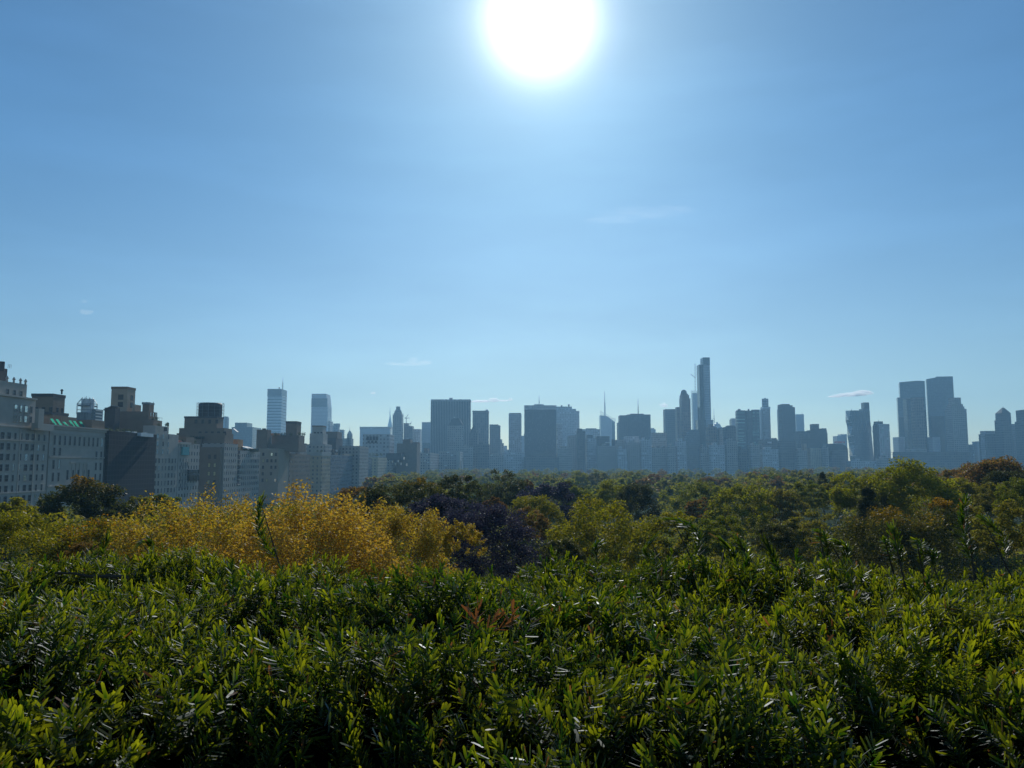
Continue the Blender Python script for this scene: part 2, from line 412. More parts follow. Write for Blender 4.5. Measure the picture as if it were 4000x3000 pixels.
_wm = {}
def window_mesh(w, h, pane, frame):
    k = (round(w, 2), round(h, 2), pane, frame)
    if k not in _wm:
        m = MB(); t = 0.09; f = 0.10
        m.add([(-w/2, -.02, 0), (w/2, -.02, 0), (w/2, -.02, h), (-w/2, -.02, h)], [(0, 1, 2, 3)], 0)
        m.box(-w/2 - t, -w/2, -f, .05, -.02, h + .02, 1); m.box(w/2, w/2 + t, -f, .05, -.02, h + .02, 1)
        m.box(-w/2 - t, w/2 + t, -f - .003, .05, h + .02, h + .16, 1); m.box(-w/2 - t - .1, w/2 + t + .1, -f - .12, .05, -.16, -.02, 1)
        m.box(-w/2, w/2, -.06, -.025, h * .5 - .03, h * .5 + .03, 1)
        _wm[k] = m.mesh('window', [M[pane], M[frame]])
    return _wm[k]

PW = -160.0            # the line of fronts along the avenue, west of which the park lies
def Ya(px): return 497760.0 / (2000 - px)

def railing(b, x0, x1, y, z, mat='steel', name='railing', side=None):
    m = MB(); n = max(2, int((x1 - x0) / 1.2))
    for k in range(n + 1):
        x = x0 + (x1 - x0) * k / n; m.bar((x, y, z - .1), (x, y, z + 1.1), .05, seg=4)
    m.bar((x0, y, z + 1.1), (x1, y, z + 1.1), .05, seg=4); m.bar((x0, y, z + .6), (x1, y, z + .6), .03, seg=4)
    return m.build(name, [M[mat]], b.root)

def shrub(b, x, y, z, r, h, seed):
    """potted roof plant: leaves on a few stems"""
    rr = np.random.default_rng(seed); n = 160
    c = rr.normal(0, 1, (n, 3)) * (r * .42, r * .42, h * .24) + (0, 0, h * .62)
    V, lo, lt = leaf_cards(c, 0.22 * (r ** .5), rr)
    o = link('roof_plant', np_mesh('roof_plant', V, lo, lt, [M['plant']]), b.root)
    o.location = (x - b.root.location.x, y - b.root.location.y, z)
    return o

def leaf_cards(c, size, rr, up=0.4):
    """one small pointed leaf (four corners) at every centre c"""
    n = len(c)
    nrm = rr.normal(0, 1, (n, 3)); nrm[:, 2] = np.abs(nrm[:, 2]) + up
    nrm /= np.linalg.norm(nrm, axis=1)[:, None]
    t = rr.normal(0, 1, (n, 3)); t -= nrm * (t * nrm).sum(1)[:, None]; t /= np.linalg.norm(t, axis=1)[:, None]
    s = np.cross(nrm, t)
    sz = (size * rr.uniform(.65, 1.3, n))[:, None]
    fold = nrm * sz * .18
    V = np.stack([c - t * sz, c + s * sz * .55 + fold, c + t * sz, c - s * sz * .55 + fold], 1).reshape(-1, 3)
    return V, np.arange(4 * n), np.full(n, 4)

def clutter(b, Y0, Y1, z, seed, n=7, xoff=(-7, -1.2)):
    """small things on a roof along the park front: vents, chimneys, tanks on legs, pots of green"""
    r = random.Random(seed)
    for k in range(n):
        y = Y0 + (Y1 - Y0) * (k + r.uniform(.2, .8)) / n; x = PW + r.uniform(*xoff); q = r.random()
        m = MB()
        if q < .3:
            w = r.uniform(.5, 1.1); h = r.uniform(1.2, 2.6); m.box(x - w, x + w, y - w * .7, y + w * .7, z - .2, z + h); m.box(x - w - .1, x + w + .1, y - w * .7 - .1, y + w * .7 + .1, z + h, z + h + .18); b.solo('chimney', m, [r.choice(['brown', 'tan', 'lime'])])
        elif q < .55:
            m.bar((x, y, z - .2), (x, y, z + 1.4), .22, .22, 8); m.bar((x, y, z + 1.4), (x, y, z + 1.9), .5, .18, 8); b.solo('roof_vent', m, ['steel'])
        elif q < .7:
            for dx, dy in ((-.9, -.9), (.9, -.9), (-.9, .9), (.9, .9)): m.bar((x + dx, y + dy, z - .2), (x + dx, y + dy, z + 2.2), .09, seg=4)
            m.lathe(x, y, [(1.35, z + 2.2), (1.3, z + 4.6), (1.4, z + 4.65), (.1, z + 5.6)], 14); b.solo('water_tank', m, ['brown'])
        else:
            shrub(b, x, y, z - .1, r.uniform(.7, 1.2), r.uniform(1.3, 2.3), seed * 50 + k)
# ------------------------------------------------------------------ the row of apartment houses along the avenue
# grey stone house at the edge of the picture
b = Bld('apartment_building', 'tall grey stone apartment house with stepped top, cut by the left edge', -20, 255)
b.blk(-420, 192, 1668, 'lime', Y=231.5, d=43.8, xr=PW, zt=26 + 147 / F * 268)
b.blk(-420, 141, 1554, 'lime', Y=232, d=35.5, xr=PW - .4, zt=26 + 261 / F * 262, z0=36)
b.blk(-420, 108, 1500, 'lime', Y=233, d=29.8, xr=PW - .8, zt=26 + 318 / F * 258, z0=40)
b.blk(-60, 30, 1433, 'dark', 'chimney_tower', Y=257, d=6, b=1503)
b.blk(-62, 33, 1499, 'lime_pale', 'cornice', Y=251, d=12, zt=26 + 316 / F * 258 + .5, z0=26 + 318 / F * 258 - .4)
b.blk(147, 165, 1596, 'lime_pale', 'chimney', Y=262, d=3, b=1665)
b.blk(147, 190, 1652, 'lime_pale', 'parapet', Y=263, d=11, b=1672)
for zz in (16.9, 33.6, 37.9):
    m = MB(); m.box(PW - .4, PW + .3, 231.6, 275.2, zz, zz + .42); b.solo('string_course', m, ['lime'])
for yy in (243.0, 259.2, 267.2):
    m = MB(); m.box(PW - .2, PW + .22, yy, yy + .5, 2, 38.3); b.solo('pilaster', m, ['lime'])
m = MB(); m.box(PW - 1.4, PW + .2, 232.2, 267.4, 47.6, 48.1); b.solo('ledge', m, ['lime'])
x = PW + .03
b.wins('W', x, 236, 274.5, 12, 14.0, 3.35, 7, (1.7, 1.7, .9, .9), 2.0, seed=3, pale=.08, frame='frame')
b.wins('W', x - .35, 255.5, 266.5, 4, 39.9, 3.3, 2, (1.6, 1.1), 2.0, seed=4, pale=.45)
b.wins('W', x - .75, 251, 261.5, 3, 48.3, 3.2, 1, (1.3,), 1.6, seed=5, pale=.6)
m = MB(); m.bar((at(8, 1425, 259).x, 259, 56.5), (at(8, 1425, 259).x, 259, 59.6), .8, .8, 10); b.solo('water_tank', m, ['dark'])
for k, yy in enumerate((252.5, 256, 259.5, 262.2)):
    m = MB(); m.lathe(PW - 1.0, yy, [(.35, 52.0), (.3, 53.2), (.55, 53.4), (.1, 54.2)], 8); b.solo('finial', m, ['lime'])
railing(b, at(18, 1450, 255).x, at(30, 1450, 255).x, 256.6, 57.2)
b.done()

b = Bld('brick_apartment_building', 'brown brick block with flat cornice rising behind the stepped grey house', 190, 331)
b.blk(125, 255, 1540, 'brown', Y=330, d=8.6)
b.blk(122, 258, 1537, 'dark', 'cornice', Y=329.4, d=9.6, b=1543)
b.blk(163, 267, 1612, 'brown', Y=318, d=11)
b.blk(160, 270, 1608, 'dark', 'ledge', Y=317.5, d=12, b=1613)
m = MB(); p = at(241, 1540, 334); m.bar(p, p + Vector((0, 0, 1.5)), .35, .35, 8); m.bar(p + Vector((0, 0, 1.4)), p + Vector((0, 0, 2.1)), .7, .35, 8); b.solo('roof_vent', m, ['dark'])
b.wins('N', 329.97, at(128, 1600, 330).x, at(212, 1600, 330).x, 3, 43.5, 4.2, 2, 1.3, 1.9, frame='frame_dark', seed=6, pale=0)
b.wins('W', at(255, 1600, 338.6).x + .03, 331, 338, 2, 43.5, 4.2, 2, 1.2, 1.9, frame='frame_dark', seed=7, pale=0)
b.done()

# palazzo with a deep cornice
b = Bld('palazzo_building', 'grey palazzo-like house with deep straight cornice and green roof awnings', 300, 295)
Z = 39.4
b.blk(150, 412, 1681, 'lime', Y=276.2, d=37.2, xr=PW, zt=Z)
m = MB(); m.box(PW - 16, PW + .9, 276.0, 314.3, Z - .02, Z + .45); m.box(PW - 16, PW + .45, 276.1, 313.9, Z - .9, Z - .02); m.box(PW - 16, PW + .2, 276.15, 313.6, Z - 2.6, Z - 2.2)
b.solo('cornice', m, ['lime'])
for zz in (28.4, 18.2):
    m = MB(); m.box(PW - .5, PW + .35, 276.3, 313.55, zz, zz + .5); b.solo('string_course', m, ['lime'])
b.wins('W', PW + .03, 277.5, 313, 11, 33.0, 3, 1, (1.05,), 3.2, seed=8, pale=.12)
b.wins('W', PW + .03, 277.5, 284.5, 2, 29.3, 3, 1, (1.1,), 2.6, seed=9, pale=.1)
b.wins('W', PW + .03, 277.5, 284.5, 2, 20.2, 4.4, 2, (1.1,), 3.0, seed=9, pale=.1)
b.wins('W', PW + .03, 306, 313, 2, 19.6, 4.3, 3, (1.1,), 2.8, seed=10, pale=.1)
b.wins('W', PW + .03, 286.5, 304.5, 5, 20.6, 5.2, 1, (1.2, 1.0), 3.4, seed=11, pale=.2)
b.wins('W', PW + .03, 277.5, 313, 11, 13.0, 3, 1, (1.1,), 2.8, seed=12, pale=.1)
m = MB(); m.box(PW - .3, PW + 1.1, 287, 304.5, 18.75, 18.95); 
for k in range(24): m.bar((PW + 1.0, 287.3 + k * .74, 18.9), (PW + 1.0, 287.3 + k * .74, 19.8), .08, seg=4)
m.box(PW + .92, PW + 1.08, 287, 304.5, 19.8, 19.95); b.solo('balcony', m, ['lime'])
m = MB()                                # window frame surround with arched heads
for yy in (291, 293.6, 296.2, 298.8, 301.4): m.box(PW, PW + .25, yy - .15, yy + .15, 20, 26.4)
m.box(PW, PW + .3, 289.5, 302.5, 26.4, 26.9); b.solo('loggia', m, ['lime_pale'])
b.blk(165, 300, 1626, 'brown', 'penthouse', Y=289, d=10, z0=Z - .3)
b.blk(232, 410, 1640, 'brown', 'penthouse', Y=303, d=9.5, z0=Z - .3)
for px in (228, 249, 276, 299, 316, 340):
    Y = Ya(px) + 1.5; hh = 2.3 if px != 276 else 1.6
    m = MB(); xa, xb = PW - 2.0, PW - 1.05
    m.add([(xa, Y, Z + .45), (xb, Y, Z + .45), (xb - .95, Y - 1.7, Z + .45 + hh), (xa - .95, Y - 1.7, Z + .45 + hh)], [(0, 1, 2, 3)])
    for xx in (xa, xb): m.bar((xx, Y, Z + .2), (xx - .95, Y - 1.7, Z + .45 + hh), .05, mi=1)
    m.bar((xa - .95, Y - 1.7, Z - .1), (xa - .95, Y - 1.7, Z + .45 + hh), .05, mi=1)
    b.solo('awning', m, ['green', 'steel'])
clutter(b, 300, 313, Z + .4, 61, 5, (-12, -6))
b.done()

b = Bld('glass_tank_tower', 'pale round glass tank house in a steel frame, seen over the palazzo', 340, 430)
b.blk(300, 383, 1610, 'blue_glass', Y=430, d=12)
b.drum(318, 365, 1557, 1610, 'steel_pale', 'drum', dy=3)
b.blk(303, 378, 1580, 'steel', 'deck', Y=431, d=10, b=1582)
m = MB(); cx, cy, _ = at(341, 1580, 436); z0 = at(0, 1612, 436).z; z1 = at(0, 1578, 436).z; z2 = at(0, 1553, 436).z
for k in range(8):
    a = 2 * math.pi * k / 8; q = (cx + 5.3 * math.cos(a), cy + 5.0 * math.sin(a))
    m.bar((*q, z0 - 1), (*q, z1), .12); m.bar((*q, z1), (cx + 2.6 * math.cos(a), cy + 2.5 * math.sin(a), z2), .12)
    a2 = a + 2 * math.pi / 8; q2 = (cx + 5.3 * math.cos(a2), cy + 5.0 * math.sin(a2)); m.bar((*q, z1), (*q2, z1), .1); m.bar((*q, z0 + 1.5), (*q2, z0 + 1.5), .1)
b.solo('steel_frame', m, ['steel']); b.mast(337, 1546, 1557, .25, dy=6)
b.blk(358, 403, 1597, 'blue_glass', 'annex', Y=425, d=9)
for k in range(4):
    m = MB(); X = at(403, 1620, 434).x; m.box(X - 2.2, X + .25, 426, 433.5, at(0, 1607 + 12 * k, 430).z, at(0, 1607 + 12 * k, 430).z + .7); b.solo('balcony', m, ['white'])  # white slabs stand in for bright windows on the annex edge
b.done()

# house wrapped in dark netting
b = Bld('netted_building', 'dark house front wrapped in scaffold netting beside the palazzo', 510, 335)
b.blk(380, 604, 1703, 'dark', Y=314.2, d=42.3, xr=PW, zt=38.6)
m = MB(); m.box(PW - .2, PW + 1.2, 314.4, 356.3, 1, 39.3); b.solo('scaffold_netting', m, ['net'])
b.blk(409, 470, 1592, 'dark', 'stair_tower', Y=352, d=4.5, z0=38)
m = MB(); p = at(404, 1592, 351); q = at(438, 1588, 351); m.add([(p.x, 350.8, p.z - 1.2), (q.x, 350.8, q.z + .3), (q.x, 357, q.z + .3), (p.x, 357, p.z - 1.2), (p.x, 350.8, p.z - .9), (q.x, 350.8, q.z + .6), (q.x, 357, q.z + .6), (p.x, 357, p.z - .9)], [(0, 3, 2, 1), (4, 5, 6, 7), (0, 1, 5, 4), (1, 2, 6, 5), (2, 3, 7, 6), (3, 0, 4, 7)]); b.solo('canopy', m, ['steel'])
b.blk(425, 500, 1683, 'tan', 'terrace_house', Y=328, d=8, z0=38)
b.blk(500, 600, 1690, 'steel_pale', 'terrace_house', Y=338, d=12, z0=38)
for k in range(9): shrub(b, PW - 1.5 - rnd.random() * 2, 317 + k * 3.1, 38.6, 1.0, 1.9, 40 + k)
for k, px in enumerate((506, 530, 572)): m = MB(); Y = Ya(px); m.box(PW - 1.6, PW - .6, Y, Y + 2.6, 39.6, 40.0); b.solo('parasol', m, ['white'])
b.done()

b = Bld('apartment_building', 'grey stepped apartment house with square brick tower, right of the dark netting', 560, 365)
b.blk(560, 700, 1690, 'lime', Y=356.8, d=26.1, xr=PW, zt=40.2)
b.blk(560, 660, 1662, 'lime', Y=357.5, d=14, z0=39)
b.blk(500, 634, 1640, 'brown', Y=361, d=9, b=1700)
b.blk(466, 615, 1607, 'brown', Y=364, d=9, b=1700)
b.blk(436, 530, 1513, 'tan', 'tower', Y=366, d=7.8, b=1700)
b.blk(434, 532, 1510, 'brown', 'cornice', Y=365.7, d=8.4, b=1514)
b.blk(529, 541, 1580, 'tan', 'tower_annex', Y=366.2, d=6, b=1612)
b.blk(557, 602, 1580, 'brown', 'tank_house', Y=367, d=5, b=1612)
b.blk(554, 604, 1571, 'steel', 'tank_house_roof', Y=366.5, d=6, b=1574)
m = MB()
for px in (557, 571, 586, 600):
    p = at(px, 1580, 367.3); m.bar(p + Vector((0, 0, -.2)), p + Vector((0, 0, 1.2)), .1)
b.solo('roof_post', m, ['steel'])
b.wins('N', 365.97, at(455, 1545, 366).x, at(490, 1545, 366).x, 1, 52.5, 3.4, 2, 2.2, 2.1, frame='frame_dark', seed=13, pale=0)
b.wins('W', at(530, 1545, 373.8).x + .03, 367.3, 372.8, 1, 52.5, 3.4, 2, 2.0, 2.1, frame='frame_dark', seed=14, pale=0)
b.wins('W', PW + .03, 357.5, 374.5, 3, 31.0, 3.45, 3, (1.5, 1.5, .9), 2.0, seed=15, pale=.75)
b.wins('W', PW + .03, 357.5, 382.0, 7, 13.2, 3.4, 5, (1.6, 1.5, .7, .7), 2.0, seed=16, pale=.05)
b.wins('N', 356.77, at(640, 1675, 357).x, at(655, 1675, 357).x, 1, 41, 3, 1, 1.4, 1.6, seed=17)
b.wins('W', at(615, 1640, 373).x + .03, 364.5, 372.5, 3, 45.2, 3.0, 2, 1.0, 1.6, seed=18, pale=.5)
railing(b, at(600, 1640, 361).x, at(632, 1640, 361).x, 361.2, at(0, 1640, 361).z)
for px, y in ((650, 1661), (612, 1638), (620, 1662), (598, 1640)):
    p = at(px, y, 362.5); shrub(b, p.x, p.y, p.z - .8, .8, 1.7, px)
m = MB(); p = at(656, 1662, 365); m.bar(p - Vector((0, 0, .5)), p + Vector((0, 0, 1.3)), .5, .45, 8); b.solo('chimney', m, ['dark'])
b.done()

b = Bld('apartment_building', 'low grey apartment house with a teal glazed bay over the trees', 740, 400)
b.blk(660, 795, 1735, 'apt_grey', Y=383.4, d=26, xr=PW, zt=36.4)
b.blk(672, 760, 1706, 'brown', 'penthouse', Y=392, d=10, z0=36)
m = MB(); m.box(PW - 1, PW + .7, 386.5, 394.5, 30.6, 34.6); b.solo('glazed_bay', m, ['teal_glass'])
m = MB(); m.box(PW - 1, PW + .6, 384, 397, 35.8, 36.9); b.solo('cornice', m, ['lime'])
m = MB(); m.box(PW - 1, PW + .9, 395, 408, 18.0, 23.5); b.solo('dark_bay', m, ['dark_glass'])
b.wins('W', PW + .03, 386, 396, 4, 15, 3.4, 4, (.9, .6), 1.9, seed=20, pale=0)
clutter(b, 392, 408, 36.4, 62, 6)
m = MB(); p = at(664, 1712, 386); m.add([(PW - 3, 384.2, 37.9), (PW - .4, 384.2, 37.3), (PW - .4, 388.2, 37.3), (PW - 3, 388.2, 37.9)], [(0, 1, 2, 3)]); m.bar((PW - .4, 384.2, 36), (PW - .4, 384.2, 37.3), .06); m.bar((PW - .4, 388.2, 36), (PW - .4, 388.2, 37.3), .06); b.solo('awning', m, ['red'])
for k in range(4): shrub(b, PW - 1.4, 385 + 2.7 * k, 36.3, .9, 1.8, 70 + k)
b.done()

b = Bld('brick_apartment_building', 'brown brick apartment house crowned by a black round tank enclosure', 821, 438)
b.blk(776, 927, 1768, 'brown', Y=436.8, d=27, zt=35.5)
b.blk(790, 930, 1735, 'apt_grey', Y=441, d=22, zt=37.8)
b.blk(690, 912, 1692, 'brown', Y=446, d=14)
b.blk(700, 907, 1672, 'brown', Y=447, d=12.5)
b.blk(721, 873, 1628, 'brown', 'upper_storey', Y=449, d=10)
b.blk(719, 875, 1626, 'dark', 'cornice', Y=448.7, d=10.6, b=1629)
cx, cy, r, z0, z1 = b.drum(776, 866, 1572, 1628, 'black', 'tank_enclosure', dy=12, prof=[(.96, 0), (1, .3), (1, .88), (.96, .95), (.9, 1)], seg=26)
m = MB()
for k in range(14):
    a = 2 * math.pi * k / 14; q = (cx + r * 1.14 * math.cos(a), cy + r * 1.14 * math.sin(a)); a2 = a + 2 * math.pi / 14; q2 = (cx + r * 1.14 * math.cos(a2), cy + r * 1.14 * math.sin(a2))
    m.bar((*q, z0 - .5), (*q, z1 + .3), .09, seg=4)
    for f in (.25, .5, .75, .99): m.bar((*q, z0 + (z1 - z0) * f), (*q2, z0 + (z1 - z0) * f), .06, seg=4)
b.solo('steel_frame', m, ['steel'])
b.wins('N', 436.77, at(806, 1820, 436.8).x, at(850, 1820, 436.8).x, 2, 15.5, 4.6, 4, 1.2, 2.0, seed=22, pale=0, warm=.8, frame='frame_dark')
b.wins('N', 448.97, at(752, 1650, 449).x, at(860, 1650, 449).x, 4, 49.2, 3, 1, 1.4, 2.0, seed=23, pale=0, frame='frame_dark')
b.wins('N', 446.97, at(770, 1685, 447).x, at(890, 1685, 447).x, 5, 42.6, 3, 1, 1.5, 1.8, seed=24, pale=.5, frame='frame_dark')
m = MB(); p = at(912, 1686, 450); m.add([(p.x, 449, p.z + 1.8), (p.x + 2.4, 449, p.z - .2), (p.x + 2.4, 452, p.z - .2), (p.x, 452, p.z + 1.8)], [(0, 1, 2, 3)]); m.bar((p.x + 2.3, 449, p.z - 3), (p.x + 2.3, 449, p.z - .2), .06, mi=1); b.solo('awning', m, ['white', 'steel'])
for k in range(5): p = at(745 + 12 * k, 1712, 445); shrub(b, p.x, 445, p.z - .8, .9, 1.7, 90 + k)
b.blk(745, 800, 1716, 'brown', 'terrace', Y=443, d=5)
b.done()

b = Bld('apartment_building', 'grey apartment house with a stack of dark balconies and orange penthouse', 965, 485)
b.blk(890, 1019, 1768, 'apt_grey', Y=464.4, d=43, xr=PW, zt=34.4)
b.blk(906, 950, 1716, 'rust', 'penthouse', Y=478, d=9, z0=34)
b.blk(945, 1010, 1752, 'plant', 'roof_hedge', Y=488, d=9, z0=34)
for k in range(7):
    m = MB(); m.box(PW - .3, PW + 1.0, 466, 470.5, 14.3 + 2.9 * k, 14.6 + 2.9 * k); m.box(PW - .2, PW + .06, 466.2, 470.2, 14.7 + 2.9 * k, 16.8 + 2.9 * k, 1); b.solo('balcony', m, ['lime', 'black'])  # flat black panel stands in for the shade of the recess
b.wins('W', PW + .03, 489, 506, 7, 27.2, 3, 1, .8, 2.2, seed=25, pale=0, frame='frame')
b.wins('W', PW + .03, 472, 506, 9, 14.0, 3.3, 4, .9, 1.9, seed=26, pale=0, frame='frame')
clutter(b, 466, 478, 34.4, 63, 4)
for Y0 in (484.5, 491.5):
    m = MB(); m.add([(PW - 5, Y0, 37.3), (PW - .6, Y0, 36.0), (PW - .6, Y0 + 5.5, 36.0), (PW - 5, Y0 + 5.5, 37.3)], [(0, 1, 2, 3)]); m.box(PW - .7, PW - .5, Y0, Y0 + 5.5, 35.3, 36.0)
    for yy in (Y0, Y0 + 5.4): m.bar((PW - .65, yy, 34), (PW - .65, yy, 36), .06, mi=1)
    b.solo('awning', m, ['white', 'steel'])
b.done()

b = Bld('brick_apartment_building', 'sandy brown apartment house with terraces and a dark brick rooftop block', 1075, 548)
b.blk(1012, 1130, 1752, 'tan', Y=547, d=25.5)
b.blk(1003, 1060, 1678, 'brown', 'roof_block', Y=556, d=9, b=1760)
b.blk(1024, 1040, 1673, 'dark', 'chimney', Y=558, d=3, b=1680)
b.blk(1050, 1195, 1735, 'brown', 'terrace', Y=561, d=20, b=1760)
b.blk(1060, 1190, 1700, 'brown', 'terrace_house', Y=570, d=16, b=1760)
b.blk(1117, 1177, 1648, 'brown', 'bulkhead', Y=574, d=12, b=1706)
b.blk(1116, 1178, 1645, 'dark', 'cornice', Y=573.7, d=12.6, b=1650)
for k, px in enumerate((1022, 1034, 1046, 1100, 1112, 1168, 1180, 1188, 1074, 1136)):
    p = at(px, 1735 if px < 1050 else 1702, 562); shrub(b, p.x, p.y, p.z - .6, 1.2, 2.6, 120 + k)
m = MB(); p = at(1060, 1698, 568); q = at(1092, 1694, 568); m.box(p.x, q.x, 567, 570, p.z - .4, q.z + .3); b.solo('pergola', m, ['rust'])
b.wins('N', 546.97, at(1020, 1800, 547).x, at(1085, 1800, 547).x, 4, 14.5, 4.4, 5, 1.2, 1.9, seed=27, pale=.1, warm=.3, frame='frame_dark', skip=.2)
b.done()

b = Bld('apartment_building', 'plain grey-brown apartment front between the sandy house and the cream-corniced one', 1165, 600)
b.blk(1100, 1212, 1772, 'apt_brown', Y=573, d=59)
b.blk(1120, 1175, 1755, 'apt_grey', Y=588, d=30)
b.blk(1150, 1200, 1730, 'apt_grey', Y=604, d=22)
clutter(b, 575, 630, at(0, 1772, 573).z, 64, 9, (-14, -1.5))
b.done()

b = Bld('brick_apartment_building', 'tan apartment house with broad cream cornice band under the windowed tower', 1250, 672)
b.blk(1207, 1292, 1768, 'apt_tan', Y=671, d=32)
b.blk(1205, 1293, 1766, 'lime_pale', 'cornice', Y=670.4, d=33, b=1777)
for k, px in enumerate((1240, 1256)): p = at(px, 1765, 676); shrub(b, p.x, p.y, p.z - .6, 1.2, 2.0, 150 + k)
b.done()

b = Bld('stone_apartment_tower', 'grey stone tower with dark square windows in front of the slant-topped skyscraper', 1247, 722)
b.blk(1190, 1297, 1735, 'apt_grey', Y=712, d=26)
b.blk(1210, 1280, 1693, 'lime', 'shoulder', Y=718, d=17)
b.blk(1220, 1274, 1664, 'lime', 'tower', Y=722, d=13)
b.blk(1219, 1275, 1662, 'brown', 'cornice', Y=721.6, d=13.8, b=1665)
b.wins('N', 721.96, at(1224, 1690, 722).x, at(1262, 1690, 722).x, 3, 48.8, 4.3, 2, 1.6, 2.2, frame='frame_dark', seed=30, pale=0)
b.wins('N', 717.96, at(1216, 1710, 718).x, at(1262, 1710, 718).x, 3, 40.5, 4.0, 2, 1.6, 2.2, frame='frame_dark', seed=31, pale=0, skip=.3)
b.done()

b = Bld('apartment_building', 'blue-grey apartment front with a slim brown strip of bays, second tan house beside', 1350, 770)
b.blk(1270, 1420, 1776, 'apt_blue', Y=704, d=154)
b.blk(1338, 1372, 1782, 'apt_brown', 'bay', Y=760, d=60)
b.blk(1336, 1400, 1772, 'tan', 'cornice', Y=760, d=70, b=1784)
b.blk(1274, 1336, 1686, 'brown', 'roof_block', Y=790, d=22)
b.blk(1268, 1338, 1712, 'dark', 'terrace', Y=780, d=30)
b.blk(1296, 1440, 1742, 'apt_grey', Y=800, d=50)
clutter(b, 706, 790, at(0, 1776, 704).z, 65, 9, (-12, -1.5))
m = MB(); p = at(1315, 1760, 720); m.box(p.x - .8, p.x + .8, 719.6, 720.2, p.z - .7, p.z + .7); b.solo('bright_window', m, ['white'])  # white colour stands in for a glint on the window
b.done()

b = Bld('apartment_building', 'narrow cream brick house front with small windows and plants on its roof', 1460, 948)
b.blk(1441, 1512, 1786, 'apt_pale', Y=947, d=70)
for k, px in enumerate((1446, 1456, 1466, 1474, 1490)): p = at(px, 1784, 955); shrub(b, p.x, p.y, p.z - .5, 2.2, 4.2, 160 + k)
b.done()
b = Bld('apartment_building', 'low blue-grey house squeezed left of the narrow cream front', 1430, 870)
b.blk(1405, 1446, 1788, 'apt_blue', Y=860, d=80); b.done()
b = Bld('stone_building', 'broad grey block with a row of dark loggia openings near its top', 1460, 1010)
b.blk(1418, 1540, 1696, 'concrete', Y=1040, d=40)
for k in range(4):
    p = at(1436 + 12 * k, 1712, 1039); m = MB(); m.box(p.x - 1.6, p.x + 1.6, 1039.2, 1040.4, p.z - 2.4, p.z + 2.2); b.solo('loggia', m, ['black'])
for k in range(3):
    p = at(1440 + 14 * k, 1726, 1039); m = MB(); m.box(p.x - 1.4, p.x + 1.4, 1039.2, 1040.4, p.z - 1.6, p.z + 1.6); b.solo('loggia', m, ['black'])
b.done()
b = Bld('apartment_building', 'dark-topped grey apartment house with brown stepped penthouses below the cranes', 1570, 1060)
b.blk(1510, 1632, 1775, 'apt_grey', Y=1038, d=300)
b.blk(1508, 1612, 1770, 'dark', 'attic', Y=1037.4, d=120, b=1795)
b.blk(1550, 1642, 1732, 'brown', 'penthouse', Y=1070, d=40)
b.blk(1574, 1612, 1716, 'brown', 'bulkhead', Y=1080, d=25)
b.blk(1610, 1642, 1727, 'brown', 'bulkhead', Y=1085, d=25)
clutter(b, 1040, 1150, at(0, 1770, 1038).z, 66, 8, (-24, -2))
for k in range(6):
    px = 1534 + 11 * k; py = (1803, 1814, 1801, 1812, 1790, 1815)[k]
    p = at(px, py, 1037); m = MB(); m.box(p.x - .9, p.x + .9, 1037.0, 1037.6, p.z - 1.6, p.z + 1.6); b.solo('bright_window', m, ['pane_pale'])
b.done()
b = Bld('apartment_building', 'low hazy stone house in front of the striped slab, dotted with bright windows', 1680, 1370)
b.blk(1630, 1722, 1768, 'stone_tower', Y=1350, d=200)
b.blk(1655, 1678, 1750, 'brown_tower', 'penthouse', Y=1360, d=30)
for px, py in ((1668, 1776), (1672, 1806), (1660, 1800), (1686, 1806)):
    p = at(px, py, 1349); m = MB(); m.box(p.x - 1.3, p.x + 1.3, 1348.6, 1350.5, p.z - .7, p.z + .7); b.solo('bright_window', m, ['white'])  # window glints done as plain white boxes
b.done()
b = Bld('apartment_building', 'low grey house with pale stair tower in front of the mansard-topped block', 1765, 1500)
b.blk(1715, 1810, 1762, 'stone_tower', Y=1490, d=120)
b.blk(1784, 1800, 1764, 'lime_pale', 'stair_tower', Y=1470, d=20)  # stair tower in a paler stone colour than the house
b.blk(1800, 1808, 1800, 'lime_pale', 'stair_tower', Y=1475, d=20)
for px, py in ((1750, 1767), (1740, 1819), (1765, 1778)):
    p = at(px, py, 1489); m = MB(); m.box(p.x - 2.2, p.x + 2.2, 1488.4, 1490.5, p.z - 1.0, p.z + 1.0); b.solo('bright_window', m, ['white'])  # glints on the panes put in as white colour
b.done()
# ------------------------------------------------------------------ the far towers
def tower(label, name, px, Y, blocks, group=None, fin=True):
    b = Bld(name, label, px, Y, 'tower' if 'tower' in name or 'skyscraper' in name else 'building', group)
    for q in blocks:
        L, R, top, mat = q[:4]; kw = q[4] if len(q) > 4 else {}
        b.blk(L, R, top, mat, **kw)
    return b.done() if fin else b

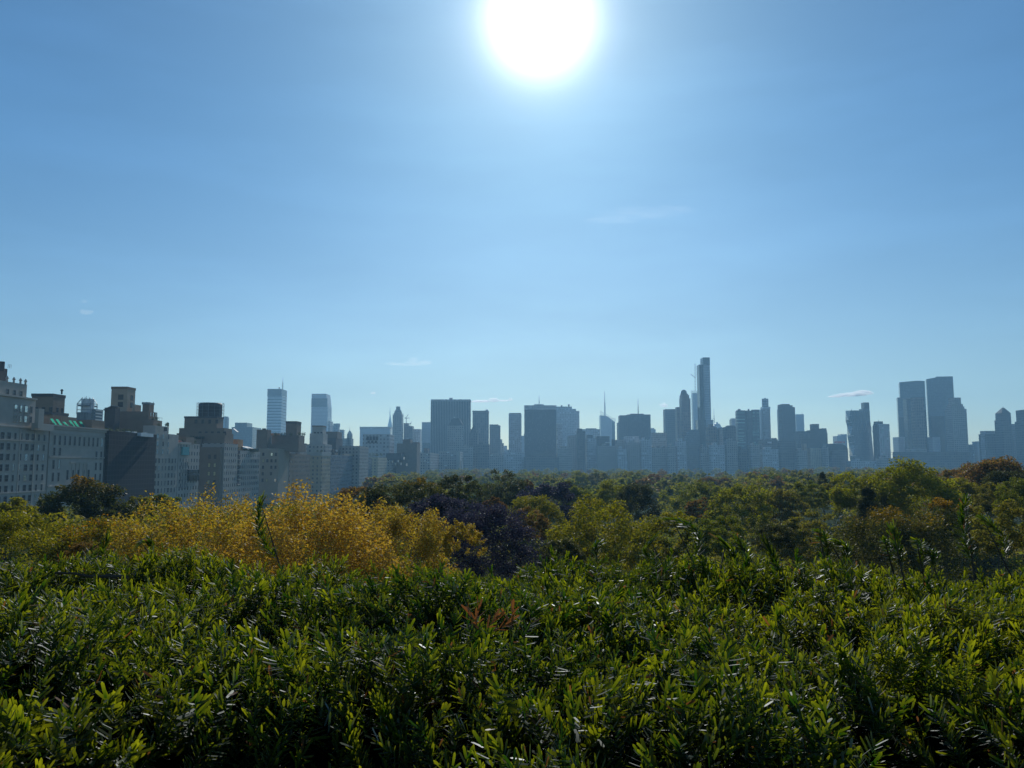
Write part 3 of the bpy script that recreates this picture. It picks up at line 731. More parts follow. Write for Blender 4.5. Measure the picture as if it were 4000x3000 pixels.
# left part of the skyline
tower('small pale slab tower peeking out right of the round black tank enclosure', 'office_tower', 884, 1900, [(870, 895, 1630, 'pale_glass'), (872, 893, 1627, 'steel', dict(part='roof_plant_room', dy=6, d=12))])
tower('squat blue office block with stepped flat roof left of the antenna skyscraper', 'office_block', 962, 1700, [(905, 1021, 1668, 'blue_glass', dict(d=60)), (918, 986, 1651, 'blue_glass', dict(part='upper_storey', dy=8, d=36))])
b = tower('tall banded skyscraper with a thin antenna mast and bright striped side', 'skyscraper', 1083, 2150, [(1046, 1102, 1519, 'band_grey', dict(d=1)), (1046, 1121, 1519, 'band_grey', dict(dy=1.2, d=52))], fin=False)
b.blk(1045, 1121.5, 1519, 'mid_grey', 'crown', dy=-.6, d=54, b=1545)
m = MB(); x = at(1121, 1519, 2203).x + .6
for k in range(46):
    z = 40 + k * 4.05
    if z < at(0, 1548, 2150).z: m.box(x - .8, x + .2, 2152, 2203, z, z + 2.1)
b.solo('facade_bands', m, ['steel_pale'])  # light on the west side put into the pale band colour
b.mast(1104, 1473, 1519, 1.3, stays=True, dy=14); m = MB(); p = at(1091, 1517, 2160); m.lathe(p.x, p.y, [(1.6, p.z - 1), (2.2, p.z + 2), (.6, p.z + 3.6)], 10); b.solo('roof_dome', m, ['steel']); b.done()

b = Bld('skyscraper', 'pale grey skyscraper with a steeply slanted roof and dark band below the top', 1255, 2250, 'tower')
Y = 2250; d = 50
x0 = at(1216, 1600, Y).x; xc = at(1276, 1600, Y).x; x1 = at(1296, 1600, Y + d).x
zt = at(0, 1538, Y).z; zl = at(0, 1596, Y + d).z
m, i = b.mb('wall', 'alu')
xt = at(1279, 1538, Y + 14).x
m.prism([(x0, 0), (x1, 0), (x1, zl), (xt, zt), (x0, zt)], Y, Y + d, i)
b.parts['wall'][0].box(x0 - .3, xc + 1.5, Y - .6, Y + .4, at(0, 1589, Y).z, at(0, 1556, Y).z, b.mb('wall', 'mid_grey')[1])
m = MB()
for k in range(22):
    z = 70 + 4.2 * k
    m.box(x1 - .6, x1 + .35, Y + 1, Y + d, z, z + 2.0)
b.solo('facade_bands', m, ['steel_pale']); b.done()  # side bands carry their lit look in the pale colour
tower('slim grey tower rising at the foot of the slant-topped skyscraper', 'apartment_tower', 1292, 1800, [(1282, 1301, 1645, 'concrete')])
b = tower('grey round-topped apartment tower with balconies right of the slim grey tower', 'apartment_tower', 1318, 1780, [(1300, 1327, 1662, 'concrete', dict(d=18)), (1327, 1345, 1678, 'concrete', dict(d=16))], fin=False)
b.drum(1302, 1328, 1654, 1668, 'concrete', 'round_top', dy=1); 
for k in range(5): m = MB(); p = at(1346, 1684 + 8 * k, 1790); m.box(p.x - 3, p.x + .8, 1782, 1794, p.z, p.z + 1.2); b.solo('balcony', m, ['steel_pale'])
b.done()
tower('plain tan rooftop house with square windows before the round-topped apartments', 'apartment_building', 1318, 1200, [(1296, 1330, 1686, 'tan', dict(d=20)), (1292, 1334, 1716, 'dark', dict(part='terrace', dy=-4, d=30))])
b = tower('small stone building with a domed lantern and spiky finials on its roof', 'stone_tower', 1357, 1500, [(1334, 1381, 1712, 'stone_tower', dict(d=30)), (1355, 1377, 1700, 'stone_tower', dict(part='lantern', d=11))], fin=False)
b.drum(1357, 1375, 1681, 1700, 'concrete', 'dome', dy=.8, prof=[(1, 0), (1, .2), (.85, .5), (.5, .8), (.12, 1)])
b.mast(1366, 1664, 1682, .5, 'concrete', 'finial', dy=5)
for px in (1356, 1376): b.mast(px, 1688, 1700, .5, 'concrete', 'finial', dy=2)
b.done()
b = tower('wide pale grey office slab standing left of the needle-spired tower', 'office_slab', 1465, 2100, [(1406, 1534, 1667, 'pale_glass', dict(d=40))], fin=False)
b.blk(1405, 1535, 1667, 'concrete', 'crown', dy=-.5, d=41, b=1674); b.done()
b = tower('needle-spired slender tower tapering between the grey slab and the stepped stone tower', 'skyscraper', 1523, 3400, [(1508, 1540, 1690, 'stone_tower', dict(d=30))], fin=False)
b.drum(1513, 1533, 1618, 1692, 'steel_pale', 'spire_base', dy=3, prof=[(1, 0), (.98, .25), (.86, .42), (.62, .58), (.42, .72), (.25, .86), (.12, 1)], seg=12)
b.mast(1523, 1590, 1622, 1.9, 'steel_pale', 'spire', dy=12); b.done()
b = tower('stepped pale stone tower with a narrow octagonal crown', 'stone_tower', 1555, 1900, [(1534, 1576, 1621, 'stone_tower', dict(d=28)), (1538, 1572, 1614, 'stone_tower', dict(dy=3, d=22))], fin=False)
b.drum(1540, 1570, 1587, 1616, 'stone_tower', 'crown', dy=4, prof=[(1, 0), (.98, .25), (.82, .45), (.56, .62), (.54, 1)], seg=8)
for px in (1535, 1575, 1538, 1572): b.mast(px, 1614, 1622, .7, 'stone_tower', 'finial', dy=1)
b.done()
b = tower('unfinished dark concrete tower topped by construction cranes', 'unfinished_tower', 1597, 1950, [(1577, 1617, 1664, 'stone_dark', dict(d=34)), (1577, 1599, 1653, 'stone_dark', dict(dy=3, d=24))])
def crane(label, px, ptop, pbase, Y, dx, dy_, w=1.0):
    p = at(px, pbase, Y); t = at(px, ptop, Y); r = thing('tower_crane', label, 'crane', (p.x, Y, p.z), 'cranes on the unfinished tower')
    m = MB(); h = t.z - p.z; m.bar((p.x, Y, p.z - .3), (p.x, Y, p.z + h * .55), w, w, 4); m.build('mast', M['steel_pale'], r)
    m = MB(); z = p.z + h * .55; m.bar((p.x - dx * .5, Y, z), (p.x + dx, Y, z), w * 1.3, w * .8, 4); m.build('counter_jib', M['steel'], r)
    m = MB(); m.bar((p.x, Y, z), (p.x + dy_, Y, t.z), w * .6, w * .4, 4); m.bar((p.x - dx * .4, Y, z), (p.x + dy_, Y, t.z), w * .25, w * .25, 4); m.build('boom', M['steel'], r)
crane('tall pale crane with raised boom standing on the unfinished tower', 1587, 1617, 1653, 1965, 8, 5)
crane('short crane with steep boom at the right end of the unfinished tower', 1602, 1647, 1664, 1962, -5, 3.5, .8)
tower('low grey shoulder block between the crane tower and the striped slab', 'office_block', 1640, 2000, [(1617, 1648, 1676, 'concrete', dict(d=30)), (1622, 1648, 1690, 'concrete', dict(dy=-6, d=30))])
tower('pale glass office block tucked against the left side of the striped slab', 'office_block', 1668, 1950, [(1648, 1700, 1649, 'pale_glass', dict(d=20)), (1660, 1698, 1675, 'pale_glass', dict(part='lower_wing', dy=-25, d=20)), (1650, 1704, 1730, 'blue_glass', dict(part='base', dy=-60, d=40))])

# the big striped slab
b = tower('huge broad office slab with fine vertical white stripes and tiny rooftop box', 'office_slab', 1764, 1760, [(1684, 1840, 1561, 'pier', dict(d=38))], fin=False)
x0, x1 = at(1684, 1561, 1760).x, at(1830, 1561, 1760).x
m = MB(); zt = at(0, 1561, 1760).z
for k in range(24): m.box(x0 + (x1 - x0) * k / 23.0 - .55, x0 + (x1 - x0) * k / 23.0 + .55, 1758.9, 1760.3, 5, zt - 3)
b.solo('piers', m, ['lime_pale'])
b.blk(1683, 1841, 1560, 'concrete', 'crown', dy=-.8, d=40, b=1566)
b.blk(1755, 1769, 1554, 'concrete', 'rooftop_box', dy=12, d=10, b=1562); b.done()
b = tower('hazy stone block with a broad mansard top standing before the striped slab', 'stone_tower', 1780, 1640, [(1748, 1812, 1662, 'stone_tower', dict(d=28))], fin=False)
p0, p1 = at(1750, 1662, 1641), at(1811, 1662, 1641); za, zb = at(0, 1655, 1641).z, at(0, 1634, 1641).z
m = MB(); m.prism([(p0.x, p0.z - .5), (p1.x, p0.z - .5), (p1.x - 3, za), (p1.x - 9, zb), (p0.x + 9, zb), (p0.x + 3, za)], 1641, 1664); b.solo('mansard_roof', m, ['dark'])
m = MB(); p = at(1776, 1632, 1650); m.box(p.x - 1.6, p.x + 1.6, 1645, 1648, p.z - .5, p.z + 1.6); b.solo('roof_light', m, ['white']); b.done()
b = tower('dark slender tower with a pointed roof between the striped slab and brown tower', 'stone_tower', 1850, 1680, [(1834, 1868, 1690, 'stone_dark', dict(d=24)), (1838, 1864, 1676, 'stone_dark', dict(dy=3, d=16))], fin=False)
b.drum(1842, 1860, 1655, 1678, 'dark', 'pointed_roof', dy=3, prof=[(1, 0), (.8, .3), (.4, .65), (.06, 1)], seg=8); b.done()
b = tower('brownish flat-topped tower right of the striped slab', 'office_tower', 1878, 2000, [(1846, 1910, 1605, 'brown_tower', dict(d=36))], fin=False)
b.blk(1845, 1910.5, 1604, 'brown_tower', 'crown', dy=-.6, d=37, b=1609); b.blk(1897, 1906, 1600, 'concrete', 'rooftop_box', dy=8, d=8, b=1606); b.done()
tower('dark grey tower with a stepped right side left of the bright street gap', 'office_tower', 1936, 2050, [(1912, 1948, 1658, 'stone_dark', dict(d=30)), (1912, 1955, 1662, 'stone_dark', dict(dy=2, d=34)), (1930, 1962, 1716, 'stone_tower', dict(part='setback', dy=5, d=20)), (1930, 1968, 1731, 'stone_tower', dict(part='setback', dy=8, d=22))])
tower('low pale block at the bottom of the bright street gap', 'office_block', 1975, 2300, [(1960, 1981, 1741, 'concrete', dict(d=30)), (1978, 1990, 1760, 'concrete', dict(dy=-8, d=30))])
b = tower('slim grey tower standing alone right of the bright street gap', 'office_tower', 2012, 1950, [(1987, 2037, 1616, 'concrete', dict(d=34))], fin=False)
b.blk(1989, 2035, 1613, 'stone_dark', 'crown', dy=1, d=30, b=1618); b.done()
tower('narrow pale block wedged between the slim tower and the dark glass slab', 'office_block', 2045, 2200, [(2034, 2060, 1702, 'pale_glass', dict(d=20)), (2046, 2058, 1694, 'pale_glass', dict(dy=4, d=12))])
b = tower('broad dark glass slab with a paler top band and mast', 'office_slab', 2110, 1860, [(2048, 2173, 1600, 'slab_dark', dict(d=36))], fin=False)
b.blk(2047.5, 2173.5, 1583, 'concrete', 'crown', dy=-.4, d=37, b=1600); b.blk(2086, 2124, 1579, 'concrete', 'rooftop_box', dy=8, d=14, b=1584)
b.mast(2106, 1544, 1580, 1.0, dy=14)
m = MB(); p0, p1 = at(2042, 1780, 1858), at(2172, 1764, 1858)
m.prism([(at(2055, 1772, 1858).x, 0), (at(2178, 1772, 1858).x, 0), (at(2172, 1772, 1858).x, at(0, 1766, 1858).z), (at(2060, 1772, 1858).x, at(0, 1766, 1858).z)], 1848, 1860.5); b.solo('sloped_base', m, ['dark_glass'])
b.done()
b = tower('pale grey wide tower with stepped shoulders right of the dark glass slab', 'office_tower', 2215, 2200, [(2150, 2263, 1605, 'concrete', dict(d=40)), (2150, 2250, 1597, 'concrete', dict(dy=4, d=30)), (2150, 2234, 1588, 'concrete', dict(dy=6, d=26))], fin=False)
b.blk(2190, 2197, 1583, 'stone_dark', 'rooftop_box', dy=10, d=6, b=1589); m = MB(); p = at(2222, 1586, 2215); m.lathe(p.x, p.y, [(1.2, p.z - 2), (2.6, p.z + 1), (2.4, p.z + 4), (.5, p.z + 5)], 10); b.solo('satellite_dome', m, ['stone_dark']); b.done()
tower('lower grey block with a white roofline in front of the wide stepped tower', 'office_block', 2183, 1900, [(2172, 2196, 1656, 'concrete', dict(d=30)), (2172, 2196, 1654, 'white', dict(part='roof_edge', dy=-.5, d=4, b=1656.5))])
tower('hazy low block of ribbed stone under the wide stepped tower', 'apartment_building', 2232, 1720, [(2216, 2252, 1701, 'stone_tower', dict(d=30))])
b = tower('dark ribbed tower block left of the slanted glass skyscraper', 'apartment_tower', 2268, 1700, [(2250, 2286, 1684, 'stone_dark', dict(d=30)), (2254, 2274, 1674, 'stone_dark', dict(dy=4, d=14))])
tower('long low flat-topped office block behind the dark ribbed block', 'office_block', 2305, 2150, [(2262, 2344, 1676, 'concrete', dict(d=40)), (2288, 2330, 1673, 'stone_dark', dict(part='rooftop_box', dy=8, d=16, b=1678)), (2287, 2317, 1687, 'pale_glass', dict(part='window_band', dy=-.6, d=1.2, b=1690)), (2287, 2317, 1693, 'pale_glass', dict(part='window_band', dy=-.9, d=1.2, b=1696))])
tower('mid-grey block with a boxy roof house beside the dark ribbed tower', 'apartment_building', 2310, 1710, [(2286, 2330, 1712, 'concrete', dict(d=30)), (2290, 2316, 1699, 'stone_dark', dict(part='roof_house', dy=5, d=14))])
tower('dark square block with bright white ledge under the slanted skyscraper', 'apartment_building', 2354, 1705, [(2326, 2381, 1704, 'stone_dark', dict(d=30)), (2362, 2386, 1727, 'white', dict(part='ledge', dy=-1.2, d=3, b=1729.5))])

b = Bld('glass_skyscraper', 'slanted glass skyscraper with open lattice crown and a long needle spire', 2374, 2500, 'tower')
Y = 2500
P = lambda px, py: (at(px, py, Y).x, at(px, py, Y).z)
m, i = b.mb('wall', 'pale_glass')
m.prism([(P(2345, 1700)[0], 0), (P(2391, 1700)[0], 0), P(2391, 1640), P(2372, 1626), P(2345, 1622)], Y, Y + 34, i)
m, i = b.mb('wing', 'blue_glass')
m.prism([(P(2386, 1700)[0], 0), (P(2405, 1700)[0], 0), P(2403, 1648), P(2392, 1640), P(2386, 1640)], Y + 6, Y + 34.5, i)
m = MB()
def lat(a, c, n):
    for k in range(n + 1):
        t = k / n; x = a[0] + (c[0] - a[0]) * t; z = a[1] + (c[1] - a[1]) * t
        m.bar((x, Y + .5, z - 14 * (1 - .4 * t)), (x, Y + .5, z), .45, seg=4)
    m.bar((a[0], Y + .5, a[1]), (c[0], Y + .5, c[1]), .5, seg=4); m.bar((a[0], Y + .5, a[1] - 5), (c[0], Y + .5, c[1] - 4), .4, seg=4); m.bar((a[0], Y + .5, a[1] - 9), (c[0], Y + .5, c[1] - 7), .4, seg=4)
lat(P(2345, 1605), P(2390, 1631), 7); lat(P(2391, 1634), P(2404, 1635), 3)
b.solo('lattice_crown', m, ['steel_pale'])
b.mast(2363, 1529, 1624, 2.4, 'steel_pale', 'spire', dy=10); b.done()
b = tower('wide dark stepped tower with a single mast, left of the domed tower', 'office_tower', 2478, 1980, [(2409, 2541, 1649, 'stone_dark', dict(d=40)), (2415, 2541, 1622, 'stone_dark', dict(dy=3, d=34)), (2444, 2541, 1619, 'slab_dark', dict(dy=-2, d=34)), (2460, 2515, 1616, 'slab_dark', dict(part='rooftop_box', dy=6, d=16, b=1621))], fin=False)
b.mast(2493, 1556, 1617, 1.3, dy=12); b.done()
tower('small pale glass pavilion-like block with sloping right end beyond the masted dark tower', 'office_block', 2552, 2300, [(2538, 2556, 1672, 'pale_glass', dict(d=20)), (2540, 2561, 1677, 'pale_glass', dict(d=22, dy=2))])
tower('low greenish block in front of the masted dark tower', 'apartment_building', 2462, 1690, [(2400, 2440, 1718, 'stone_tower', dict(d=30)), (2436, 2495, 1704, 'concrete', dict(d=30, dy=6)), (2389, 2402, 1716, 'dark', dict(part='tank_house', d=8, dy=4))])
tower('flat-roofed grey block with two cream bands near its top', 'apartment_building', 2574, 1700, [(2540, 2604, 1690, 'stone_tower', dict(d=30)), (2580, 2600, 1709, 'lime_pale', dict(part='band', dy=-.7, d=2, b=1712)), (2579, 2600, 1714, 'lime_pale', dict(part='band', dy=-.9, d=2, b=1720))])
b = tower('ribbed pale block with purplish gabled roofs standing on the park edge', 'apartment_building', 2572, 1660, [(2535, 2606, 1750, 'stone_tower', dict(d=24))], fin=False)
for L, R in ((2541, 2560), (2562, 2582), (2584, 2602)):
    a, c = at(L, 1750, 1661), at(R, 1750, 1661); t = at(0, 1742, 1661).z
    m = MB(); m.prism([(a.x, a.z - .4), (c.x, a.z - .4), ((a.x + c.x) / 2, t)], 1660.6, 1672); b.solo('gable_roof', m, ['brown'])
b.done()
tower('flat-topped dark grey tower left of the domed tower', 'office_tower', 2612, 2050, [(2590, 2642, 1598, 'stone_dark', dict(d=30))])
b = tower('dark tower with a rounded dome and stepped collar left of the tallest skyscraper', 'domed_tower', 2676, 1900, [(2653, 2697, 1556, 'brown_tower', dict(d=30)), (2637, 2656, 1590, 'brown_tower', dict(part='side_wing', dy=4, d=20)), (2654, 2692, 1543, 'brown_tower', dict(part='collar', dy=3, d=22)), (2657, 2687, 1538, 'brown_tower', dict(part='collar', dy=5, d=18))], fin=False)
b.drum(2659, 2683, 1521, 1540, 'dark', 'dome', dy=5, prof=[(1, 0), (1, .3), (.94, .5), (.75, .75), (.4, .94), (.1, 1)]); b.done()
b = tower('pale slab with an open framework top close to the tallest skyscraper', 'office_tower', 2712, 2300, [(2700, 2730, 1535, 'pale_glass', dict(d=20))], fin=False)
m = MB(); Y = 2300; a, c, t = at(2700, 1537, Y), at(2724, 1537, Y), at(0, 1527, Y).z
for k in range(6): m.bar((a.x + (c.x - a.x) * k / 5, Y + 1, a.z - 1), (a.x + (c.x - a.x) * k / 5, Y + 1, t), .5, seg=4)
m.bar((a.x, Y + 1, t), (c.x, Y + 1, t), .6, seg=4); m.bar((a.x, Y + 1, (t + a.z) / 2), (c.x, Y + 1, (t + a.z) / 2), .5, seg=4); b.solo('open_frame', m, ['steel']); b.done()
# the tallest
b = tower('tallest skyscraper, slender dark and pale glass slabs with stepped flat top', 'glass_skyscraper', 2752, 1800, [], fin=False)
b.blk(2735, 2772, 1397, 'alu', dy=0, d=22); b.blk(2721, 2747, 1424, 'dark_glass', 'dark_slab', dy=-10, d=24)
b.blk(2739, 2772.5, 1396, 'blue_glass', 'crown', dy=-.5, d=18, b=1424)
b.blk(2716, 2756, 1640, 'dark_glass', 'lower_wing', dy=-12, d=24)
b.blk(2748, 2786, 1640, 'alu', 'lower_wing', dy=-2, d=24); b.done()
r = thing('construction_hoist', 'thin pale construction mast with short crane arm up the tallest skyscraper', 'hoist', at(2716, 1530, 1795), None)
p, t = at(2716, 1530, 1795), at(2716, 1421, 1795)
m = MB(); m.bar((p.x - 1, 1795, p.z), (t.x - 1, 1795, t.z), .35, seg=4); m.bar((p.x + 1, 1795, p.z), (t.x + 1, 1795, t.z), .35, seg=4)
for k in range(10): z = p.z + (t.z - p.z) * (k + .5) / 10; m.bar((p.x - 1, 1795, z), (p.x + 1, 1795, z + 2), .2, seg=4)
m.build('mast', M['steel'], r)
m = MB(); a, c = at(2716, 1476, 1795), at(2697, 1462, 1795); m.bar(a, c, .6, .4, 4); m.bar(a + Vector((0, 0, 3)), c, .25, .25, 4); m.build('arm', M['steel'], r)
tower('large hazy blue-grey block with sloping shoulders in front of the tallest skyscraper', 'apartment_tower', 2702, 1670, [(2672, 2734, 1700, 'blue_glass', dict(d=30)), (2680, 2732, 1688, 'blue_glass', dict(dy=3, d=22)), (2686, 2730, 1678, 'blue_glass', dict(dy=6, d=16))])
b = tower('pale low dome with a tall thin antenna right of the tallest skyscraper', 'domed_building', 2802, 2400, [(2782, 2821, 1668, 'concrete', dict(d=34))], fin=False)
b.drum(2785, 2816, 1648, 1668, 'steel_pale', 'dome', dy=3, prof=[(1, 0), (1, .35), (.8, .45), (.75, .65), (.3, .75), (.2, 1)], seg=14); b.mast(2790, 1594, 1655, 1.0, dy=4, stays=True); b.mast(2785, 1630, 1660, .8, dy=2); b.done()
tower('brownish block with uneven roof right at the foot of the tallest skyscraper', 'apartment_building', 2782, 1690, [(2756, 2800, 1668, 'brown_tower', dict(d=26)), (2766, 2786, 1657, 'brown_tower', dict(dy=4, d=14)), (2798, 2824, 1672, 'stone_tower', dict(dy=8, d=24))])
tower('long dark block with sloping roofline between the low dome and the striped green tower', 'apartment_building', 2846, 1720, [(2822, 2874, 1667, 'stone_dark', dict(d=30)), (2834, 2872, 1662, 'stone_dark', dict(dy=4, d=20))])
b = tower('pale block with slanted left roof behind the striped green tower', 'office_block', 2862, 2000, [(2852, 2875, 1634, 'pale_glass', dict(d=16)), (2849, 2873, 1638, 'blue_glass', dict(dy=2, d=20))])
b = tower('wide dark tower with pale green horizontal window stripes', 'office_tower', 2918, 1850, [(2872, 2966, 1604, 'dark_glass', dict(d=36))], fin=False)
m = MB(); q = []
x = lambda px: at(px, 1600, 1849).x
b.blk(2874, 2912, 1603, 'green_band', 'window_wing', dy=-2, d=12); b.blk(2934, 2966, 1600, 'green_band', 'window_wing', dy=-3, d=12); b.blk(2912, 2936, 1605, 'slab_dark', 'core', dy=-6, d=14)
rr = random.Random(5)
for k in range(13):
    py = 1655 + k * 7.3
    for L, R, o in ((2881, 2904, -2), (2933, 2963, -3)):
        if rr.random() < .62:
            L2 = L + rr.random() * 4 + (py - 1600) * .03; R2 = R - rr.random() * 6 + (py - 1600) * .03
            a, c = at(L2, py, 1850 + o), at(R2, py, 1850 + o); mm = MB(); mm.box(a.x, c.x, 1849.6 + o, 1850.1 + o, a.z - .5, a.z + .8); b.solo('pale_storey', mm, ['teal_pale'])  # storey strips in plain pale green
for px, w in ((2888, 2), (2925, 1.2)): p = at(px, 1602, 1856); mm = MB(); mm.lathe(p.x, 1858, [(w * 2, p.z - 2), (w * 1.6, p.z + 2.2), (w * .5, p.z + 3)], 10); b.solo('roof_vent', mm, ['dark'])
b.done()
b = tower('slim pale round-cornered tower with a narrower round top', 'slender_tower', 2990, 1900, [(2972, 3008, 1594, 'concrete', dict(d=20))], fin=False)
b.blk(2970, 3009, 1589, 'steel_pale', 'cornice', dy=-1, d=22, b=1595); b.drum(2977, 3002, 1557, 1592, 'band_pale', 'round_top', dy=2); b.blk(2985, 2991, 1554, 'steel', 'rooftop_box', dy=8, d=6, b=1559)
b.blk(2965, 2976, 1600, 'steel_pale', 'pale_side', dy=8, d=10); b.done()
tower('low dark block with gabled skylight and white sign box beside the slim round-topped tower', 'apartment_building', 3010, 1700, [(2962, 3038, 1716, 'stone_dark', dict(d=30)), (3012, 3034, 1711, 'stone_dark', dict(part='roof_house', dy=4, d=12)), (2996, 3014, 1725, 'steel_pale', dict(part='sign_box', dy=-1.5, d=3, b=1731))])
tower('big grey-green tower with a pale left edge and stepped right corner', 'office_tower', 3070, 1850, [(3037, 3105, 1590, 'stone_dark', dict(d=34)), (3037, 3085, 1578, 'stone_dark', dict(dy=.3, d=33.4)), (3037, 3096, 1583, 'stone_dark', dict(dy=.6, d=32.8)), (3035, 3043, 1600, 'steel_pale', dict(part='pale_edge', dy=30, d=8))])
b = tower('pale grey slab tower behind the big grey-green tower', 'office_tower', 3122, 2300, [(3098, 3140, 1618, 'pale_glass', dict(d=24))], fin=False)
b.mast(3133, 1609, 1619, .7, dy=5); b.done()
tower('dark stepped block with a tall square centre, like a flight of steps', 'stepped_tower', 3172, 1720, [(3100, 3232, 1690, 'stone_dark', dict(d=34)), (3150, 3230, 1680, 'stone_dark', dict(dy=3, d=26)), (3163, 3199, 1656, 'brown_tower', dict(part='centre_tower', dy=5, d=18)), (3199, 3228, 1673, 'stone_dark', dict(part='side_wing', dy=6, d=18)), (3108, 3160, 1684, 'stone_dark', dict(dy=8, d=18))])
tower('pale stone apartment block with rows of small dark windows on the park edge', 'apartment_building', 3180, 1670, [(3148, 3212, 1750, 'apt_pale', dict(d=24)), (3130, 3150, 1733, 'apt_tan', dict(part='stair_tower', d=16))])
b = tower('pale block carrying a long red sign near the twisted glass tower', 'office_block', 3280, 2000, [(3253, 3308, 1703, 'pale_glass', dict(d=26)), (3272, 3308, 1696, 'pale_glass', dict(dy=3, d=20))], fin=False)
p, q = at(3260, 1731, 1999), at(3299, 1724, 1999); m = MB(); m.box(p.x, q.x, 1997.6, 1999.8, p.z, q.z); b.solo('sign', m, ['red'])
for L, R in ((3264, 3274), (3289, 3296)):
    m = MB(); a, c = at(L, 1728, 1997), at(R, 1726.4, 1997); m.box(a.x, c.x, 1997.2, 1997.65, a.z, c.z); b.solo('sign_stripe', m, ['white'])
b.done()
b = tower('dark hazy building with a broad rounded mansard roof below the red sign', 'apartment_building', 3270, 1690, [(3226, 3312, 1752, 'stone_dark', dict(d=30))], fin=False)
a, c = at(3226, 1752, 1691), at(3312, 1752, 1691); z1, z2 = at(0, 1740, 1691).z, at(0, 1733, 1691).z
m = MB(); m.prism([(a.x, a.z - .5), (c.x, a.z - .5), (c.x - 5, z1), (c.x - 14, z2), (a.x + 12, z2), (a.x + 4, z1)], 1691, 1716); b.solo('mansard_roof', m, ['dark']); b.done()

# twisted glass tower: a waist and slanted facets
b = Bld('glass_skyscraper', 'faceted bluish glass tower with a zigzag waisted left edge and square roof box', 3355, 1800, 'tower')
Y = 1800; prof = [(3303, 1603), (3303, 1640), (3309, 1665), (3310, 1700), (3316, 1740), (3318, 1780), (3324, 1815)]
m, i = b.mb('wall', 'blue_glass')
lx = [at(px, py, Y + 26).x for px, py in prof]; lz = [at(px, py, Y).z for px, py in prof]
fx = [at(px + d_, py, Y).x for (px, py), d_ in zip(prof, (20, 12, 22, 12, 22, 14, 20))]
rx = [at(px, py, Y).x for px, py in ((3397, 1600), (3399, 1640), (3402, 1665), (3405, 1700), (3409, 1740), (3413, 1780), (3416, 1815))]
vs = []; fs = []
for k in range(7): vs += [(lx[k], Y + 26, lz[k]), (fx[k], Y, lz[k]), (rx[k], Y, lz[k]), (rx[k], Y + 26, lz[k])]
for j in range(4): x_, y_, _z = vs[24 + j]; vs.append((x_, y_, 0))
for k in range(7):
    for j in range(4): fs.append((4 * k + j, 4 * (k + 1) + j, 4 * (k + 1) + (j + 1) % 4, 4 * k + (j + 1) % 4))
fs.append((0, 1, 2, 3)); m.add(vs, fs, i)
for k in range(7):
    mm = MB(); py = 1626 + 26 * k; px = 3304 + k * 3.0; a, c = at(px, py, Y - 1.5), at(px + 21, py - 3, Y - 1.5); mm.bar(a, c, .5, seg=4); b.solo('ledge', mm, ['steel_pale'])
b.blk(3355, 3396, 1596, 'blue_glass', 'shoulder', dy=4, d=20, b=1606); b.blk(3363, 3395, 1572, 'dark_glass', 'roof_box', dy=5, d=16, b=1600)
m = MB(); a, c = at(3304, 1618, Y - .6), at(3320, 1604, Y - .6); m.box(a.x, c.x, Y - 1, Y - .3, a.z, c.z); b.solo('corner_panel', m, ['steel_pale'])
for k in range(9):
    mm = MB(); x = at(3330 + 8 * k, 1650, Y).x; mm.bar((x, Y - .35, at(0, 1606, Y).z), (x + (12 if k % 2 else -10), Y - .35, at(0, 1690, Y).z), .4, seg=4); b.solo('facade_rib', mm, ['steel'])
b.mast(3326, 1595, 1605, .6, dy=8); b.done()
b = tower('tower with a dark corner strip and yellow-green windows right of the faceted tower', 'apartment_tower', 3445, 1760, [(3410, 3474, 1656, 'concrete', dict(d=26)), (3408, 3432, 1662, 'slab_dark', dict(part='dark_strip', dy=-2, d=20))], fin=False)
b.drum(3414, 3448, 1646, 1660, 'stone_dark', 'round_cap', dy=3); b.mast(3432, 1639, 1647, .7, dy=8)
rr = random.Random(11)
for k in range(14):
    for L in (3440, 3462):
        if rr.random() < .6: mm = MB(); a = at(L + k * .8 + rr.random() * 3, 1680 + 8 * k, 1759.3); mm.box(a.x, a.x + 3 + rr.random() * 3, 1759.0, 1760.1, a.z, a.z + 1.2); b.solo('pale_storey', mm, ['teal_pale'])  # short strips coloured pale green
b.done()
tower('low pale glass block standing left of the twin glass towers', 'office_block', 3508, 1900, [(3487, 3534, 1707, 'pale_glass', dict(d=28))])

# the twin towers and their neighbours
def slanted(b, part, mat, L, R, tl, tr, dy, d):
    Y = b.Y + dy
    x0, x1 = at(L, tl, Y + d).x, at(R, tr, Y).x; z0, z1 = at(0, tl, Y).z, at(0, tr, Y).z
    xa = at(L + 4, tl, Y).x
    m, i = b.mb(part, mat)
    vs = [(x0, Y + d, 0), (xa, Y, 0), (x1, Y, 0), (x1, Y + d, 0), (x0, Y + d, z0), (xa, Y, z0), (x1, Y, z1), (x1, Y + d, z1)]
    m.add(vs, [(0, 3, 2, 1), (4, 5, 6, 7), (0, 1, 5, 4), (1, 2, 6, 5), (2, 3, 7, 6), (3, 0, 4, 7)], i)
b = Bld('glass_skyscraper', 'left and lower one of the twin blue glass towers with slanting tops', 3560, 1950, 'tower')
slanted(b, 'wall', 'blue_glass', 3509, 3581, 1493, 1487, 0, 30); slanted(b, 'wall', 'blue_glass', 3576, 3612, 1487, 1488, 6, 30)
slanted(b, 'side_wing', 'blue_glass', 3501, 3530, 1553, 1552, -4, 26); slanted(b, 'dark_base', 'dark_glass', 3508, 3535, 1630, 1630, -8, 20); b.done()
b = Bld('glass_skyscraper', 'right and taller one of the twin blue glass towers with slanting tops', 3670, 1960, 'tower')
